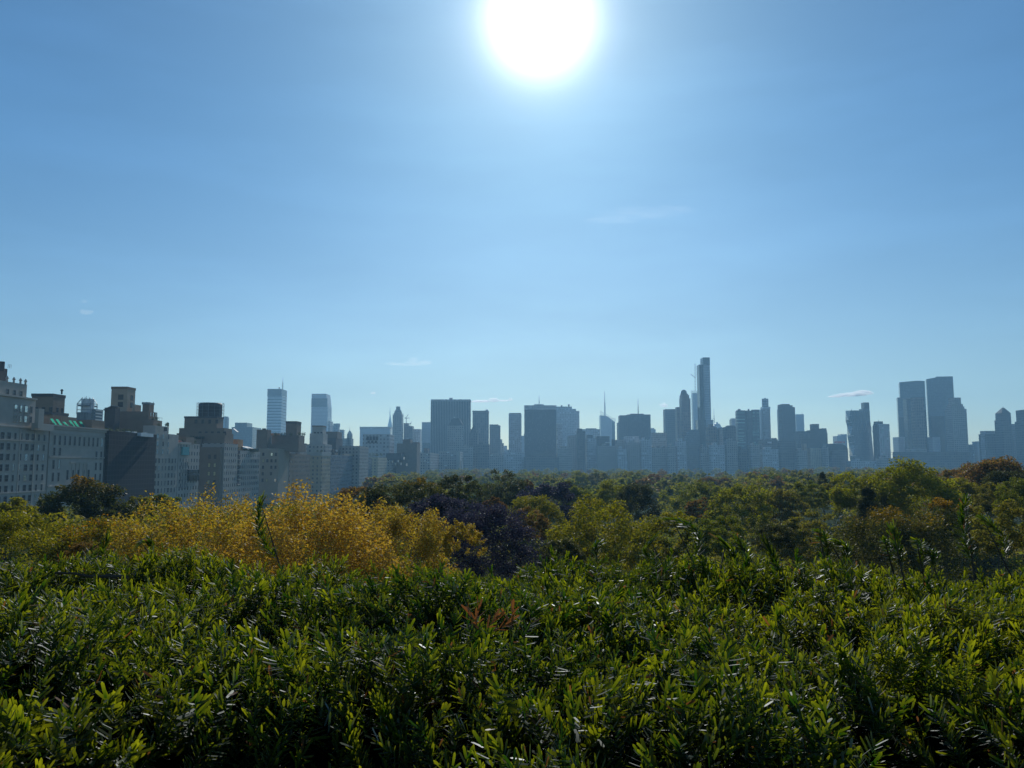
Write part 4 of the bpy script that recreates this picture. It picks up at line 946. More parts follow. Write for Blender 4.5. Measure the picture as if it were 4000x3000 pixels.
slanted(b, 'wall', 'blue_glass', 3614, 3674, 1481, 1471, 0, 30); slanted(b, 'wall', 'blue_glass', 3652, 3722, 1471, 1470, 4, 30)
slanted(b, 'dark_base', 'dark_glass', 3632, 3690, 1626, 1625, -6, 24); b.done()
b = tower('dark bronze glass tower standing in front of the left twin', 'glass_skyscraper', 3568, 1820, [(3526, 3556, 1557, 'dark_glass', dict(d=18)), (3552, 3609, 1552, 'brown_tower', dict(dy=-3, d=26)), (3600, 3616, 1600, 'dark_glass', dict(part='corner_bay', dy=1, d=20)), (3525, 3556, 1554, 'steel', dict(part='roof_edge', dy=-.4, d=3, b=1557))])
tower('pale low block seen between the bronze tower and the brown stepped tower', 'office_block', 3646, 1800, [(3622, 3672, 1707, 'pale_glass', dict(d=24))])
tower('brown stone tower with a stepped right shoulder in front of the right twin', 'stone_tower', 3735, 1760, [(3690, 3775, 1597, 'stone_tower', dict(d=30)), (3694, 3767, 1588, 'stone_tower', dict(dy=2, d=24)), (3698, 3761, 1578, 'stone_tower', dict(dy=3, d=22)), (3704, 3753, 1553, 'stone_tower', dict(dy=4, d=18))])
tower('long low building at the foot of the twin glass towers behind the treetops', 'apartment_building', 3640, 1700, [(3486, 3790, 1765, 'stone_dark', dict(d=30)), (3540, 3620, 1752, 'stone_tower', dict(part='upper_storey', dy=4, d=18))])
tower('small pale block low between the brown stepped tower and the balconied block', 'office_block', 3804, 1900, [(3784, 3800, 1736, 'concrete', dict(d=20)), (3797, 3826, 1724, 'pale_glass', dict(dy=3, d=20))])
tower('flat-topped grey block with a roof terrace left of the pointed-roof tower', 'apartment_building', 3855, 1750, [(3822, 3890, 1695, 'stone_dark', dict(d=28)), (3828, 3890, 1683, 'concrete', dict(part='roof_terrace', dy=4, d=16))])
b = tower('dark stone tower with a pyramid roof and finial at the right', 'stone_tower', 3917, 1720, [(3884, 3950, 1640, 'stone_dark', dict(d=28)), ], fin=False)
q = b.blk(3887, 3948, 1613, 'stone_dark', dy=2, d=24); a, c = Vector((q[0], 1722, q[5])), Vector((q[1], 1722, q[5])); t = at(3918, 1593, 1734)
m = MB(); m.add([(a.x, 1722, a.z - .3), (c.x, 1722, a.z - .3), (c.x, 1746, a.z - .3), (a.x, 1746, a.z - .3), (t.x - 2, 1733, t.z), (t.x + 2, 1733, t.z), (t.x + 2, 1735, t.z), (t.x - 2, 1735, t.z)], [(0, 1, 5, 4), (1, 2, 6, 5), (2, 3, 7, 6), (3, 0, 4, 7), (4, 5, 6, 7), (3, 2, 1, 0)]); b.solo('pyramid_roof', m, ['dark']); b.mast(3918, 1587, 1594, .8, 'dark', 'finial', dy=14); b.done()
tower('grey block between the pyramid-roofed tower and the tower at the right edge', 'apartment_building', 3958, 1780, [(3944, 3974, 1655, 'stone_tower', dict(d=24))])
tower('dark tower cut off by the right edge of the picture', 'stone_tower', 3995, 1730, [(3967, 4060, 1600, 'stone_dark', dict(d=30)), (3963, 4060, 1645, 'stone_dark', dict(dy=-3, d=28))])

# the row along the far park edge
ROW = [(1795, 1850, 1745, 'stone_tower', 'left of the dark slender pointed tower'), (1862, 1912, 1735, 'stone_dark', 'under the brownish flat-topped tower'),
       (1908, 1966, 1780, 'stone_tower', 'with a bright white roof sign under the stepped dark tower'), (1962, 2050, 1765, 'concrete', 'at the foot of the slim lone tower'),
       (2046, 2182, 1785, 'stone_dark', 'spread below the dark glass slab'), (2175, 2236, 1752, 'stone_tower', 'below the white-roofed grey block'),
       (2330, 2412, 1742, 'stone_tower', 'under the spired glass skyscraper'), (2408, 2450, 1752, 'concrete', 'left below the masted dark tower'),
       (2446, 2500, 1730, 'stone_tower', 'right below the masted dark tower'), (2496, 2545, 1716, 'concrete', 'between the masted dark tower and the cream-banded block'),
       (2602, 2640, 1742, 'stone_tower', 'below the flat dark tower beside the domed one'), (2636, 2680, 1722, 'concrete', 'below the domed tower'),
       (2728, 2768, 1745, 'stone_tower', 'directly below the tallest skyscraper'), (2766, 2830, 1738, 'concrete', 'below the pale low dome'),
       (2826, 2880, 1722, 'stone_tower', 'left below the green-striped tower'), (2876, 2924, 1752, 'stone_dark', 'below the middle of the green-striped tower'),
       (2920, 2968, 1738, 'stone_tower', 'right below the green-striped tower'), (2964, 3040, 1755, 'concrete', 'below the slim round-topped tower'),
       (3034, 3106, 1722, 'stone_dark', 'below the big grey-green tower'), (3102, 3152, 1760, 'stone_tower', 'left of the pale windowed block'),
       (3208, 3236, 1745, 'stone_tower', 'right of the pale windowed block'), (3306, 3424, 1800, 'concrete', 'at the foot of the faceted glass tower'), (3420, 3492, 1790, 'stone_tower', 'below the tower with yellow-green windows')]
for k, (L, R, top, mat, where) in enumerate(ROW):
    b = tower(f'low hazy park-edge block {where}', 'apartment_building', (L + R) / 2, 1630 + (k * 37) % 28, [(L, R, top, mat, dict(d=24)), (L + (R - L) * .2, L + (R - L) * (.45 + .1 * (k % 3)), top - 9, mat, dict(part='roof_house', dy=3, d=12))], fin=False)
    if k == 2:
        m = MB(); a, c = at(1915, 1780, b.Y - 1), at(1925, 1776, b.Y - 1); m.box(a.x, c.x, b.Y - 1.6, b.Y - .2, a.z, c.z); b.solo('sign', m, ['white'])
    b.done()
# ------------------------------------------------------------------ the park trees
L_ = leaf_mat
LM = {
 'olive': L_('olive_leaves', (0.145, 0.146, 0.018), (0.282, 0.265, 0.028), (0.289, 0.229, 0.030), trans=0.55, gloss=0.02),
 'light': L_('light_olive_leaves', (0.155, 0.163, 0.015), (0.293, 0.294, 0.025), (0.234, 0.205, 0.025), trans=0.55, gloss=0.02),
 'green': L_('mid_green_leaves', (0.094, 0.123, 0.018), (0.197, 0.212, 0.028), (0.220, 0.204, 0.030), trans=0.55, gloss=0.02),
 'dark': L_('dark_green_leaves', (0.039, 0.048, 0.014), (0.087, 0.092, 0.022), (0.120, 0.112, 0.030), trans=0.45, gloss=0.025),
 'bluish': L_('dark_leaves_with_violet_veil', (0.034, 0.031, 0.060), (0.060, 0.057, 0.092), (0.06, 0.062, 0.08), trans=0.35, gloss=0.02),  # violet lens veil put into the leaf colour
 'yellow': L_('golden_yellow_leaves', (0.36, 0.25, 0.045), (0.62, 0.42, 0.085), (0.44, 0.24, 0.05), trans=0.55, gloss=0.03),
 'goldgreen': L_('yellow_green_leaves', (0.25, 0.20, 0.035), (0.52, 0.38, 0.065), (0.40, 0.22, 0.045), trans=0.55, gloss=0.03),
 'orange': L_('orange_leaves', (0.16, 0.085, 0.025), (0.25, 0.125, 0.03), (0.13, 0.11, 0.03), trans=0.5, gloss=0.02),
 'rust': L_('rusty_brown_leaves', (0.162, 0.101, 0.034), (0.270, 0.155, 0.045), (0.176, 0.155, 0.030), trans=0.55, gloss=0.02),
 'brown': L_('brownish_olive_leaves', (0.157, 0.146, 0.028), (0.252, 0.214, 0.038), (0.193, 0.204, 0.030), trans=0.55, gloss=0.02),
 'greengold': L_('green_leaves_turning_gold_on_top', (0.054, 0.064, 0.012), (0.128, 0.119, 0.020), None, trans=0.5, gloss=0.025, top=(0.450, 0.238, 0.030)),
 'darkgold': L_('dark_green_leaves_with_orange_top', (0.034, 0.046, 0.010), (0.085, 0.092, 0.020), None, trans=0.5, gloss=0.025, top=(0.38, 0.19, 0.03)),
 'redolive': L_('reddish_olive_leaves', (0.140, 0.130, 0.015), (0.282, 0.224, 0.024), (0.470, 0.212, 0.028), trans=0.58, gloss=0.025),
}
BARK = plain('grey_brown_bark', (0.07, 0.055, 0.042), 0.95, noise=0.2, scale=3)

def unit(v): return v / np.linalg.norm(v, axis=-1, keepdims=True)

def crown_points(seed, n, kind='round', lobes=70):
    """leaf centres of a crown of radius 1 round (0,0,1.6): clumps on a lumpy dome, gaps between them"""
    r = np.random.default_rng(seed)
    big = unit(r.normal(0, 1, (7, 3))); amp = r.uniform(.0, .30, 7)
    if kind == 'cone': lobes = int(lobes * 1.1)
    d = unit(r.normal(0, 1, (lobes * 3, 3))); d = d[(d[:, 2] > -.55)][:lobes]
    m = len(d)
    rad = r.uniform(.52, .93, m) ** .7
    rad *= .80 + ((np.clip(d @ big.T, 0, 1) ** 4) * amp).sum(1)
    c = d * rad[:, None]
    if kind == 'cone':
        h = r.uniform(-.9, 1.0, m); w = (1 - (h + .9) / 1.95) * .62 + .05; a = r.uniform(0, 2 * math.pi, m)
        c = np.stack([np.cos(a) * w, np.sin(a) * w, h], 1)
    if kind == 'spray':          # upright feathery twigs
        c = d * rad[:, None]
    cr = r.uniform(.09, .22, m) * (1.0 if kind != 'airy' else .85)
    wt = cr ** 2; k = r.choice(m, n, p=wt / wt.sum())
    g = unit(r.normal(0, 1, (n, 3))) * (r.random((n, 1)) ** .45)
    ax = np.ones((m, 3)); ax[:, 2] = .7
    if kind == 'spray':
        t = r.uniform(-.6, 1.0, n)[:, None]
        out = unit(d * np.array([.55, .55, .2]) + np.array([0, 0, .75]) + r.normal(0, .25, (m, 3)))
        p = c[k] + out[k] * t * .17 + g * cr[k][:, None] * (.80 - .22 * t)
    else:
        p = c[k] + g * cr[k][:, None] * ax[k]
    p[:, 2] += 1.6
    return p

def limbs(mb, seed, spread=.62, top=2.2, thin=1.0, nl=9):
    r = random.Random(seed)
    pts = [Vector((0, 0, 0)), Vector((r.uniform(-.03, .03), r.uniform(-.03, .03), .55)), Vector((r.uniform(-.06, .06), r.uniform(-.06, .06), 1.15)), Vector((r.uniform(-.1, .1), r.uniform(-.1, .1), 1.8))]
    rd = [.085 * thin, .066 * thin, .05 * thin, .018 * thin]
    for i in range(3): mb.bar(pts[i], pts[i + 1], rd[i], rd[i + 1], 8)
    for k in range(nl):
        t = r.uniform(.35, 1.0); a = pts[1].lerp(pts[3], t); an = 2 * math.pi * (k / nl) + r.uniform(-.4, .4)
        R = spread * r.uniform(.55, 1.0)
        b = a + Vector((math.cos(an) * R * .55, math.sin(an) * R * .55, r.uniform(.15, .4)))
        c = b + Vector((math.cos(an + r.uniform(-.4, .4)) * R * .5, math.sin(an + r.uniform(-.4, .4)) * R * .5, r.uniform(.12, .42)))
        w = .034 * thin * (1.15 - t * .6)
        mb.bar(a, b, w, w * .6, 6); mb.bar(b, c, w * .6, w * .15, 5)
        for q in range(3):
            s = b.lerp(c, r.random()); e = s + Vector((r.uniform(-.3, .3), r.uniform(-.3, .3), r.uniform(.05, .35)))
            mb.bar(s, e, w * .3, w * .08, 4)

CROWN = {}
def crown_mesh(key):
    if key in CROWN: return CROWN[key]
    kind, seed, n, size, lobes = key
    r = np.random.default_rng(seed + 99)
    V, lo, lt = leaf_cards(crown_points(seed, n, kind, lobes), size, r)
    me = np_mesh('crown', V, lo, lt, [LM['green']])
    mb = MB(); limbs(mb, seed, .6 if kind != 'cone' else .3, nl=9 if kind != 'spray' else 16); tm = mb.mesh('trunk', BARK)
    CROWN[key] = (me, tm)
    return CROWN[key]

def tree(label, px, top, wpx, Y, leaf, kind='round', seed=1, n=15000, size=.030, lobes=80, group=None, name='tree', rz=None, squash=1.0, zt=None, zf=.95):
    p = at(px, top, Y); H = p.z if zt is None else zt
    t = thing(name, label, 'tree', (p.x, Y, 0), group)
    me, tm = crown_mesh((kind, seed, n, size, lobes))
    rx = wpx / 2 / F * Y; s = H / 2.56; sc = min(s, rx * zf)
    rot = rz if rz is not None else (px * .37) % 6.28
    c = link('crown', me, t); c.scale = (rx, rx * squash, sc); c.location.z = H - 2.56 * sc; c.rotation_euler = (0, 0, rot)
    c.material_slots[0].link = 'OBJECT'; c.material_slots[0].material = LM[leaf]
    k = link('trunk', tm, t); zt_ = max(v.co.z for v in tm.vertices); k.scale = (rx * .7, rx * .7, (H - .45 * sc) / zt_); k.rotation_euler = (0, 0, rot)
    return t

NEAR = dict(n=32000, size=.0165, lobes=190); MID = dict(n=13000, size=.032, lobes=130); FAR = dict(n=8000, size=.042, lobes=90)
T = tree
# near the terrace, on the left
T('big golden yellow tree with feathery upright twigs in front of the avenue houses', 1230, 1893, 900, 29, 'yellow', 'spray', 11, 43000, .0142, 250)
T('yellow-green tree growing low at the left flank of the big golden tree', 740, 1952, 700, 31, 'goldgreen', 'spray', 12, 34000, .0165, 210)
T('slim golden sapling crown reaching right into the dark bluish tree', 1800, 2035, 190, 27, 'goldgreen', 'spray', 13, 5200, .042, 60)
T('golden yellow tree shoulder with loose twigs beside the dark bluish tree', 1540, 1958, 500, 32, 'goldgreen', 'spray', 14, 26000, .0190, 150)
T('broad olive tree filling the left edge just behind the hedge', 70, 1955, 640, 38, 'olive', 'airy', 21, **NEAR)
T('reddish olive tree with thin twigs between the left edge and the golden trees', 430, 1985, 500, 40, 'redolive', 'airy', 22, **NEAR)
T('small rust-coloured twiggy crown poking over the hedge at the left', 330, 2100, 130, 26, 'rust', 'airy', 23, n=16000, size=.022, lobes=80)
T('rounded dark green tree with orange-gold top before the palazzo', 335, 1834, 440, 92, 'darkgold', 'round', 36, n=20000, size=.026, lobes=140, rz=1.0)
T('small green tree right of the rounded gold-topped tree', 620, 1915, 190, 105, 'green', 'airy', 32, **FAR)
T('small grey-green tree in front of the grey house with balconies', 545, 1930, 150, 98, 'olive', 'airy', 33, **FAR)
T('low olive tree at the foot of the leftmost grey house', 60, 1942, 260, 75, 'olive', 'round', 34, **FAR)
# middle
T('dark green oak rising behind the golden tree', 1500, 1872, 330, 85, 'dark', 'round', 41, **MID)
T('dark tree with a gold-tinged top left of the blue-black tree', 1625, 1852, 240, 95, 'greengold', 'round', 42, **MID)
T('dark green tree with twiggy top in front of the mansard-topped block', 1770, 1848, 250, 110, 'dark', 'airy', 43, **MID)
T('reddish-topped dark tree at the far end of the avenue houses', 1400, 1885, 190, 120, 'rust', 'round', 44, **FAR)
T('big blue-black tree right of the golden tree', 1885, 1925, 480, 44, 'bluish', 'round', 45, **NEAR)
T('blue-black tree behind, left of the big blue-black one', 1725, 1900, 330, 62, 'bluish', 'round', 46, **MID)
T('dark tree with scattered orange twigs above the blue-black tree', 1990, 1850, 240, 150, 'dark', 'round', 47, **MID)
T('olive-topped dark tree under the slim lone tower', 1890, 1868, 190, 165, 'green', 'round', 48, **FAR)
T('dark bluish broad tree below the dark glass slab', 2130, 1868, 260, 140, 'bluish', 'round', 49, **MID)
T('small orange tree peeping between dark trees under the slim lone tower', 2055, 1868, 70, 175, 'orange', 'round', 50, **FAR)
T('small orange tree low beside the blue-black tree', 1925, 1932, 110, 118, 'orange', 'airy', 51, **FAR)
T('olive-green tree above the reddish-brown bush in the middle', 2080, 1930, 250, 100, 'olive', 'round', 52, **MID)
T('reddish-brown bare-looking tree right of the blue-black tree', 2080, 1985, 190, 78, 'rust', 'airy', 53, **MID)
T('broad olive-green tree right of the middle with twiggy crown', 2330, 1950, 520, 58, 'olive', 'airy', 54, n=26000, size=.0205, lobes=180)
T('dark green bush crown under the broad olive-green tree', 2190, 2090, 220, 46, 'dark', 'round', 55, **FAR)
T('black-green round tree beyond the broad olive-green tree', 2480, 1884, 210, 150, 'dark', 'round', 56, **MID)
T('yellow-green tree touching the black-green round tree', 2395, 1880, 200, 170, 'light', 'round', 57, **MID)
T('grey-green tree under the pale wide stepped tower', 2270, 1885, 170, 180, 'green', 'round', 58, **FAR)
T('dark tree close right of the dark bluish broad tree', 2235, 1878, 150, 200, 'dark', 'round', 59, **FAR)
T('round orange-brown tree in the far canopy below the cream-banded block', 2556, 1852, 66, 420, 'orange', 'round', 60, **FAR)
T('olive tree in the far canopy directly below the masted dark tower', 2460, 1836, 150, 520, 'olive', 'round', 61, **FAR)
T('dark olive tree in the far canopy left of the orange-brown one', 2330, 1836, 130, 500, 'brown', 'round', 62, **FAR)
T('light olive tree at the left end of the far canopy', 2255, 1840, 110, 480, 'light', 'round', 63, **FAR)
T('small dark round tree in the far canopy below the domed tower', 2645, 1852, 80, 430, 'green', 'round', 64, **FAR)
T('dark flat-topped tree under the tallest skyscraper', 2730, 1882, 240, 170, 'green', 'round', 65, **MID)
T('rust-coloured tree in front of the dark flat-topped tree', 2735, 1935, 130, 125, 'rust', 'airy', 66, **FAR)
T('pale rusty tree in the far canopy under the pale low dome', 2770, 1850, 130, 400, 'rust', 'round', 67, **FAR)
T('small pinkish-rust tree in the far canopy before the green-striped tower', 2828, 1862, 60, 380, 'orange', 'round', 68, **FAR)
T('yellow-green twiggy tree filling behind the hedge right of the middle', 2630, 1985, 330, 62, 'olive', 'airy', 69, **MID)
T('dark green tree with glossy leaves behind the leaning hedge shoot', 2790, 2010, 260, 56, 'green', 'airy', 70, **MID)
T('small black-green tree standing before the brownish bare thicket', 3040, 2035, 170, 48, 'dark', 'round', 71, **MID)
T('bright olive tree below the green-striped tower', 2880, 1888, 290, 115, 'light', 'round', 72, **MID)
T('brown-olive tree right of the bright olive one', 3040, 1882, 290, 125, 'brown', 'airy', 73, **MID)
T('far rust-topped tree below the big grey-green tower', 3020, 1853, 150, 300, 'rust', 'round', 74, **FAR)
T('far dark green tree below the dark stepped block', 3105, 1853, 140, 340, 'dark', 'round', 75, **FAR)
T('small dark conifer with a jagged tip below the red sign', 3212, 1846, 70, 160, 'dark', 'cone', 76, n=9000, size=.04, lobes=90)
T('brownish tree right of the small dark conifer', 3262, 1868, 150, 140, 'brown', 'airy', 77, **FAR)
T('dark olive tree left of the small dark conifer', 3165, 1885, 150, 130, 'green', 'round', 78, **FAR)
T('big light olive tree rising before the twin glass towers', 3560, 1790, 430, 96, 'light', 'round', 79, n=24000, size=.0235, lobes=190)
T('light olive tree stepping down left of the big light olive tree', 3370, 1832, 280, 100, 'light', 'round', 80, **MID)
T('greyish bare-twigged tree between the dark bush and the gold-topped tree', 3120, 2010, 260, 72, 'brown', 'airy', 81, **MID)
T('large dark tree with golden top behind the right end of the hedge', 3480, 1945, 560, 54, 'greengold', 'round', 82, n=30000, size=.0180, lobes=190)
T('dark spreading conifer branches below the big light olive tree', 3390, 1915, 230, 82, 'dark', 'cone', 83, n=12000, size=.035, lobes=110)
T('olive tree right of the big light olive tree', 3745, 1850, 230, 105, 'olive', 'round', 84, **MID)
T('rusty brown tree at the upper right edge of the canopy', 3900, 1762, 330, 120, 'rust', 'round', 85, **MID)
T('dull rust-brown tree left of the highest rusty tree', 3745, 1806, 190, 150, 'rust', 'round', 86, **FAR)
T('blue-green tree under the rusty tree near the right edge', 3920, 1822, 190, 100, 'dark', 'round', 87, **MID)
T('brown round tree in front of the olive one near the right edge', 3880, 1885, 190, 82, 'brown', 'airy', 88, **MID)
T('dark green tree at the right edge beneath the blue-green one', 3990, 1870, 200, 72, 'green', 'round', 89, **MID)
T('brown-olive leafy tree at the right edge above the hedge', 3960, 1960, 300, 44, 'brown', 'airy', 90, **MID)
T('gold-tipped olive tree beside the large golden-topped dark tree', 3740, 1955, 260, 60, 'greengold', 'round', 91, **MID)

# the far wood: one mass of crowns towards the park's south end
def mass(name, label, spots, leaf_keys, seed, npc, size):
    r = np.random.default_rng(seed)
    base = [crown_points(seed + q, npc, 'round', 50) - (0, 0, 0) for q in range(5)]
    Vs = []; mi = []
    for i, (x, y, h, rx) in enumerate(spots):
        c = base[i % 5].copy(); a = r.uniform(0, 6.28); ca, sa = math.cos(a), math.sin(a)
        c[:, :2] = c[:, :2] @ np.array([[ca, -sa], [sa, ca]])
        c = c * (rx, rx, h / 2.5) + (x, y, 0)
        V, lo, lt = leaf_cards(c, size * (1 if y < 300 else 1.5), r)
        Vs.append(V); mi.append(np.full(len(c), r.integers(len(leaf_keys))))
    V = np.concatenate(Vs); n = len(V) // 4
    return tag(link(name, np_mesh(name, V, np.arange(4 * n), np.full(n, 4), [LM[k] for k in leaf_keys], np.concatenate(mi))), label, None, kind='stuff')
r = random.Random(3); spots = []
for i in range(760):
    y = 230 + 1330 * r.random() ** 1.15; x = r.uniform(-.66, .66) * y
    if x < -150 + 10 or x / y * F < -560: continue
    h = 19.0 + r.uniform(-2, 1.5)  + (3.0 if x > .3 * y else 0) ; spots.append((x, y, h, r.uniform(7, 11)))
mass('woodland', 'far mass of autumn treetops towards the skyline', spots, ['olive', 'brown', 'light', 'green', 'rust', 'olive', 'light'], 300, 1300, .46)
spots = []
for i in range(560):
    y = 60 + 250 * r.random() ** .8; x = r.uniform(-.70, .70) * y
    if x < -140: continue
    h = min(17.5, 26 - 220 / F * y + r.uniform(-2, .5))
    if x / y * F < -560: h = min(h, 26 - 135 / F * y)
    if h < 8: continue
    spots.append((x, y, h, r.uniform(4.0, 6.5)))
for i in range(170):
    y = 62 + 190 * r.random(); x = -y * r.uniform(.16, .68)
    if x < -138: continue
    spots.append((x, y, 26 - (150 + 60 * r.random()) / F * y, r.uniform(4.0, 6.0)))
mass('undergrowth', 'lower leafy growth filling the gaps between the park trees', spots, ['green', 'green', 'brown', 'olive', 'dark'], 400, 1300, .26)
# ------------------------------------------------------------------ terrace and clipped yew hedge
DROP = 0.295
ZH = CAM_Z - DROP                      # mean top of the hedge
ZT = CAM_Z - 1.62                      # terrace floor
stone = plain('terrace_stone', (0.30, 0.29, 0.27), 0.9, noise=0.1, scale=2)
g = MB(); g.box(-7, 7, -6, 3.4, 0, ZT); tag(g.build('roof_terrace', stone), 'stone roof terrace carrying the hedge', 'terrace', kind='structure')

hn = np.random.default_rng(5)
_ph = hn.uniform(0, 6.28, (26, 2)); _fr = hn.normal(0, 1, (26, 2)); _fr = _fr / np.linalg.norm(_fr, axis=1)[:, None] * np.geomspace(1.6, 22, 26)[:, None]
_am = .0085 * (1 + 0.35 * hn.random(26)); _fr *= 1.25
HOLES = [(1110, 2810, .17, .10), (1230, 2700, .09, .06), (700, 2770, .11, .08), (560, 2960, .1, .07), (2000, 2960, .09, .08), (3660, 2650, .12, .085), (3700, 2800, .10, .08), (3830, 2440, .09, .06), (3090, 2900, .12, .09), (3250, 2960, .10, .06), (440, 2860, .10, .06), (2250, 2700, .08, .05), (1900, 2660, .06, .04), (150, 2600, .06, .04), (3560, 2530, .07, .04)]
def ground_pt(px, py, z):
    d = at(px, py, 1.0); dz = d.z - CAM_Z; k = (z - CAM_Z) / dz
    return d.x * k, k
HP = [(*ground_pt(a, b, ZH), w, dp) for a, b, w, dp in HOLES]
def htop(x, y):
    h = np.zeros_like(x)
    for (fx, fy), (a, b), am in zip(_fr, _ph, _am): h += am * np.sin(fx * x + a) * np.cos(fy * y + b)
    for hx, hy, w, dp in HP: h -= 1.5 * dp * np.exp(-(((x - hx) / (w * 1.1)) ** 2 + ((y - hy) / (w * 1.0)) ** 2))
    edge = np.clip((y - 2.45) / .22, 0, 1); h -= edge ** 2 * .22
    e2 = np.clip((.52 - y) / .2, 0, 1); h -= e2 ** 2 * .2
    h += .035 * np.clip((x - 1.15) / .5, 0, 1) * np.clip((y - 1.4) / .8, 0, 1)
    return ZH - .035 + h

def needle_mat():
    m, nt = new_mat('yew_needles')
    out = N(nt, 'ShaderNodeOutputMaterial'); geo = N(nt, 'ShaderNodeNewGeometry')
    at_ = N(nt, 'ShaderNodeAttribute', attribute_name='tint')
    r = geo.outputs['Random Per Island']
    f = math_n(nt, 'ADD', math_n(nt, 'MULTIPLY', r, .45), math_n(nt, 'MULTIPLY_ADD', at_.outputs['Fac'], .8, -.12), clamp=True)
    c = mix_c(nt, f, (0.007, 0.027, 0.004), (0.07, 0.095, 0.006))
    br = math_n(nt, 'GREATER_THAN', math_n(nt, 'FRACT', math_n(nt, 'MULTIPLY', r, 53.7)), .985)
    c = mix_c(nt, br, c, (0.17, 0.075, 0.025))
    d = N(nt, 'ShaderNodeBsdfDiffuse'); t = N(nt, 'ShaderNodeBsdfTranslucent'); g = N(nt, 'ShaderNodeBsdfGlossy')
    nt.links.new(c, d.inputs[0])
    tc = mix_c(nt, f, (0.036, 0.105, 0.004), (0.54, 0.55, 0.012)); tc = mix_c(nt, br, tc, (0.3, 0.12, 0.03))
    nt.links.new(tc, t.inputs[0])
    rg = math_n(nt, 'MULTIPLY_ADD', math_n(nt, 'FRACT', math_n(nt, 'MULTIPLY', r, 17.1)), .26, .38)
    nt.links.new(rg, g.inputs['Roughness']); g.inputs[0].default_value = (.92, .96, 1, 1)
    m1 = N(nt, 'ShaderNodeMixShader'); m1.inputs[0].default_value = .45
    nt.links.new(d.outputs[0], m1.inputs[1]); nt.links.new(t.outputs[0], m1.inputs[2])
    fr = N(nt, 'ShaderNodeFresnel'); fr.inputs[0].default_value = 1.38
    m2 = N(nt, 'ShaderNodeMixShader')
    nt.links.new(math_n(nt, 'MULTIPLY_ADD', fr.outputs[0], .24, .004), m2.inputs[0])
    nt.links.new(m1.outputs[0], m2.inputs[1]); nt.links.new(g.outputs[0], m2.inputs[2]); nt.links.new(m2.outputs[0], out.inputs[0])
    return m
YEW = needle_mat()
TWIG = plain('yew_twig_bark', (0.07, 0.05, 0.03), 0.9, noise=0.2, scale=30)
DEAD = leaf_mat('dead_orange_needles', (0.17, 0.07, 0.03), (0.27, 0.12, 0.045), None, trans=.45, gloss=.04)
CORE = plain('painted_inner_shade', (0.006, 0.007, 0.004), 1.0, noise=0.3, scale=40)  # near-black: the shade inside the hedge is put into the colour

def sprig(rr, n=26, L=.075, flat=.6, nl=(.015, .027), w=.0030, rows=3, spread=(48, 80)):
    """needles of one shoot growing along +z: V (n, 7, 3)"""
    t = np.linspace(.05, 1.0, n) + rr.normal(0, .015, n)
    az = np.arange(n) * 2.39996 + rr.uniform(0, 6.28)
    ca, sa = np.cos(az), np.sin(az) * (1 - flat)
    rad = np.stack([ca, sa, np.zeros(n)], 1); rad += rr.normal(0, .07, (n, 3)); rad[:, 2] = 0; rad = unit(rad)
    th = np.radians(rr.uniform(spread[0], spread[1], n) * (1 - .42 * np.clip(t, 0, 1) ** 4))
    up = np.array([0, 0, 1.0])
    d = rad * np.sin(th)[:, None] + up * np.cos(th)[:, None]
    ln = rr.uniform(*nl, n) * (1 - .35 * np.clip(t - .75, 0, 1) * 2)
    nor = unit(up * np.sin(th)[:, None] - rad * np.cos(th)[:, None] + rr.normal(0, .18, (n, 3)))
    s = unit(np.cross(d, nor))
    b = np.stack([np.zeros(n), np.zeros(n), t * L], 1)
    cv = rr.uniform(-.10, .22, n)[:, None]
    ww = (w * rr.uniform(.8, 1.2, n))[:, None]
    def at_t(f): return b + d * (ln[:, None] * f) + nor * (cv * ln[:, None] * f * f)
    p1, p2, p3 = at_t(.05), at_t(.45), at_t(.88); tip = at_t(1.0)
    V = np.stack([p1 - s * ww * .36, p1 + s * ww * .36, p2 - s * ww * .5, p2 + s * ww * .5, p3 - s * ww * .47, p3 + s * ww * .47, tip], 1)
    return V
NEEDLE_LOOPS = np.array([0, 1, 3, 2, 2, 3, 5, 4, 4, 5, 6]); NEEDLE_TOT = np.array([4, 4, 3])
TIPS = np.array([.3, .3, .6, .6, .9, .9, 1.1]); TIPA = np.array([-.22, -.22, -.12, -.12, .04, .04, .48])   # glow at the tips and shade at the bases put into the tint

hr = np.random.default_rng(8)
TPL = [sprig(hr, 34, hr.uniform(.055, .09), hr.choice([.5, .75, .85]), w=.0033) for _ in range(36)]
TPL += [sprig(hr, 24, hr.uniform(.03, .05), .2, (.012, .022), .0038, spread=(30, 60)) for _ in range(14)]

def scatter(n, layer, rng):
    y = .44 + (2.72 - .44) * rng.random(n * 3); keep = rng.random(n * 3) < (.65 * y + 1.1) / (.65 * 2.72 + 1.1); y = y[keep][:n]
    x = rng.uniform(-1, 1, len(y)) * (.65 * y + 1.1)
    z = htop(x, y) - layer - rng.random(len(y)) * .03
    hw = sum(min(1, dp / .07) * np.exp(-(((x - hx) / (w * 1.0)) ** 2 + ((y - hy) / (w * .95)) ** 2)) for hx, hy, w, dp in HP)
    k = rng.random(len(x)) > np.clip(hw, 0, 1) * .9
    return np.stack([x, y, z], 1)[k]

def frames(dirs, rng):
    """rotation matrices taking +z to dirs with a random spin"""
    up = unit(dirs); a = rng.normal(0, 1, up.shape); a -= up * (a * up).sum(1)[:, None]; a = unit(a); b = np.cross(up, a)
    return np.stack([a, b, up], 2)

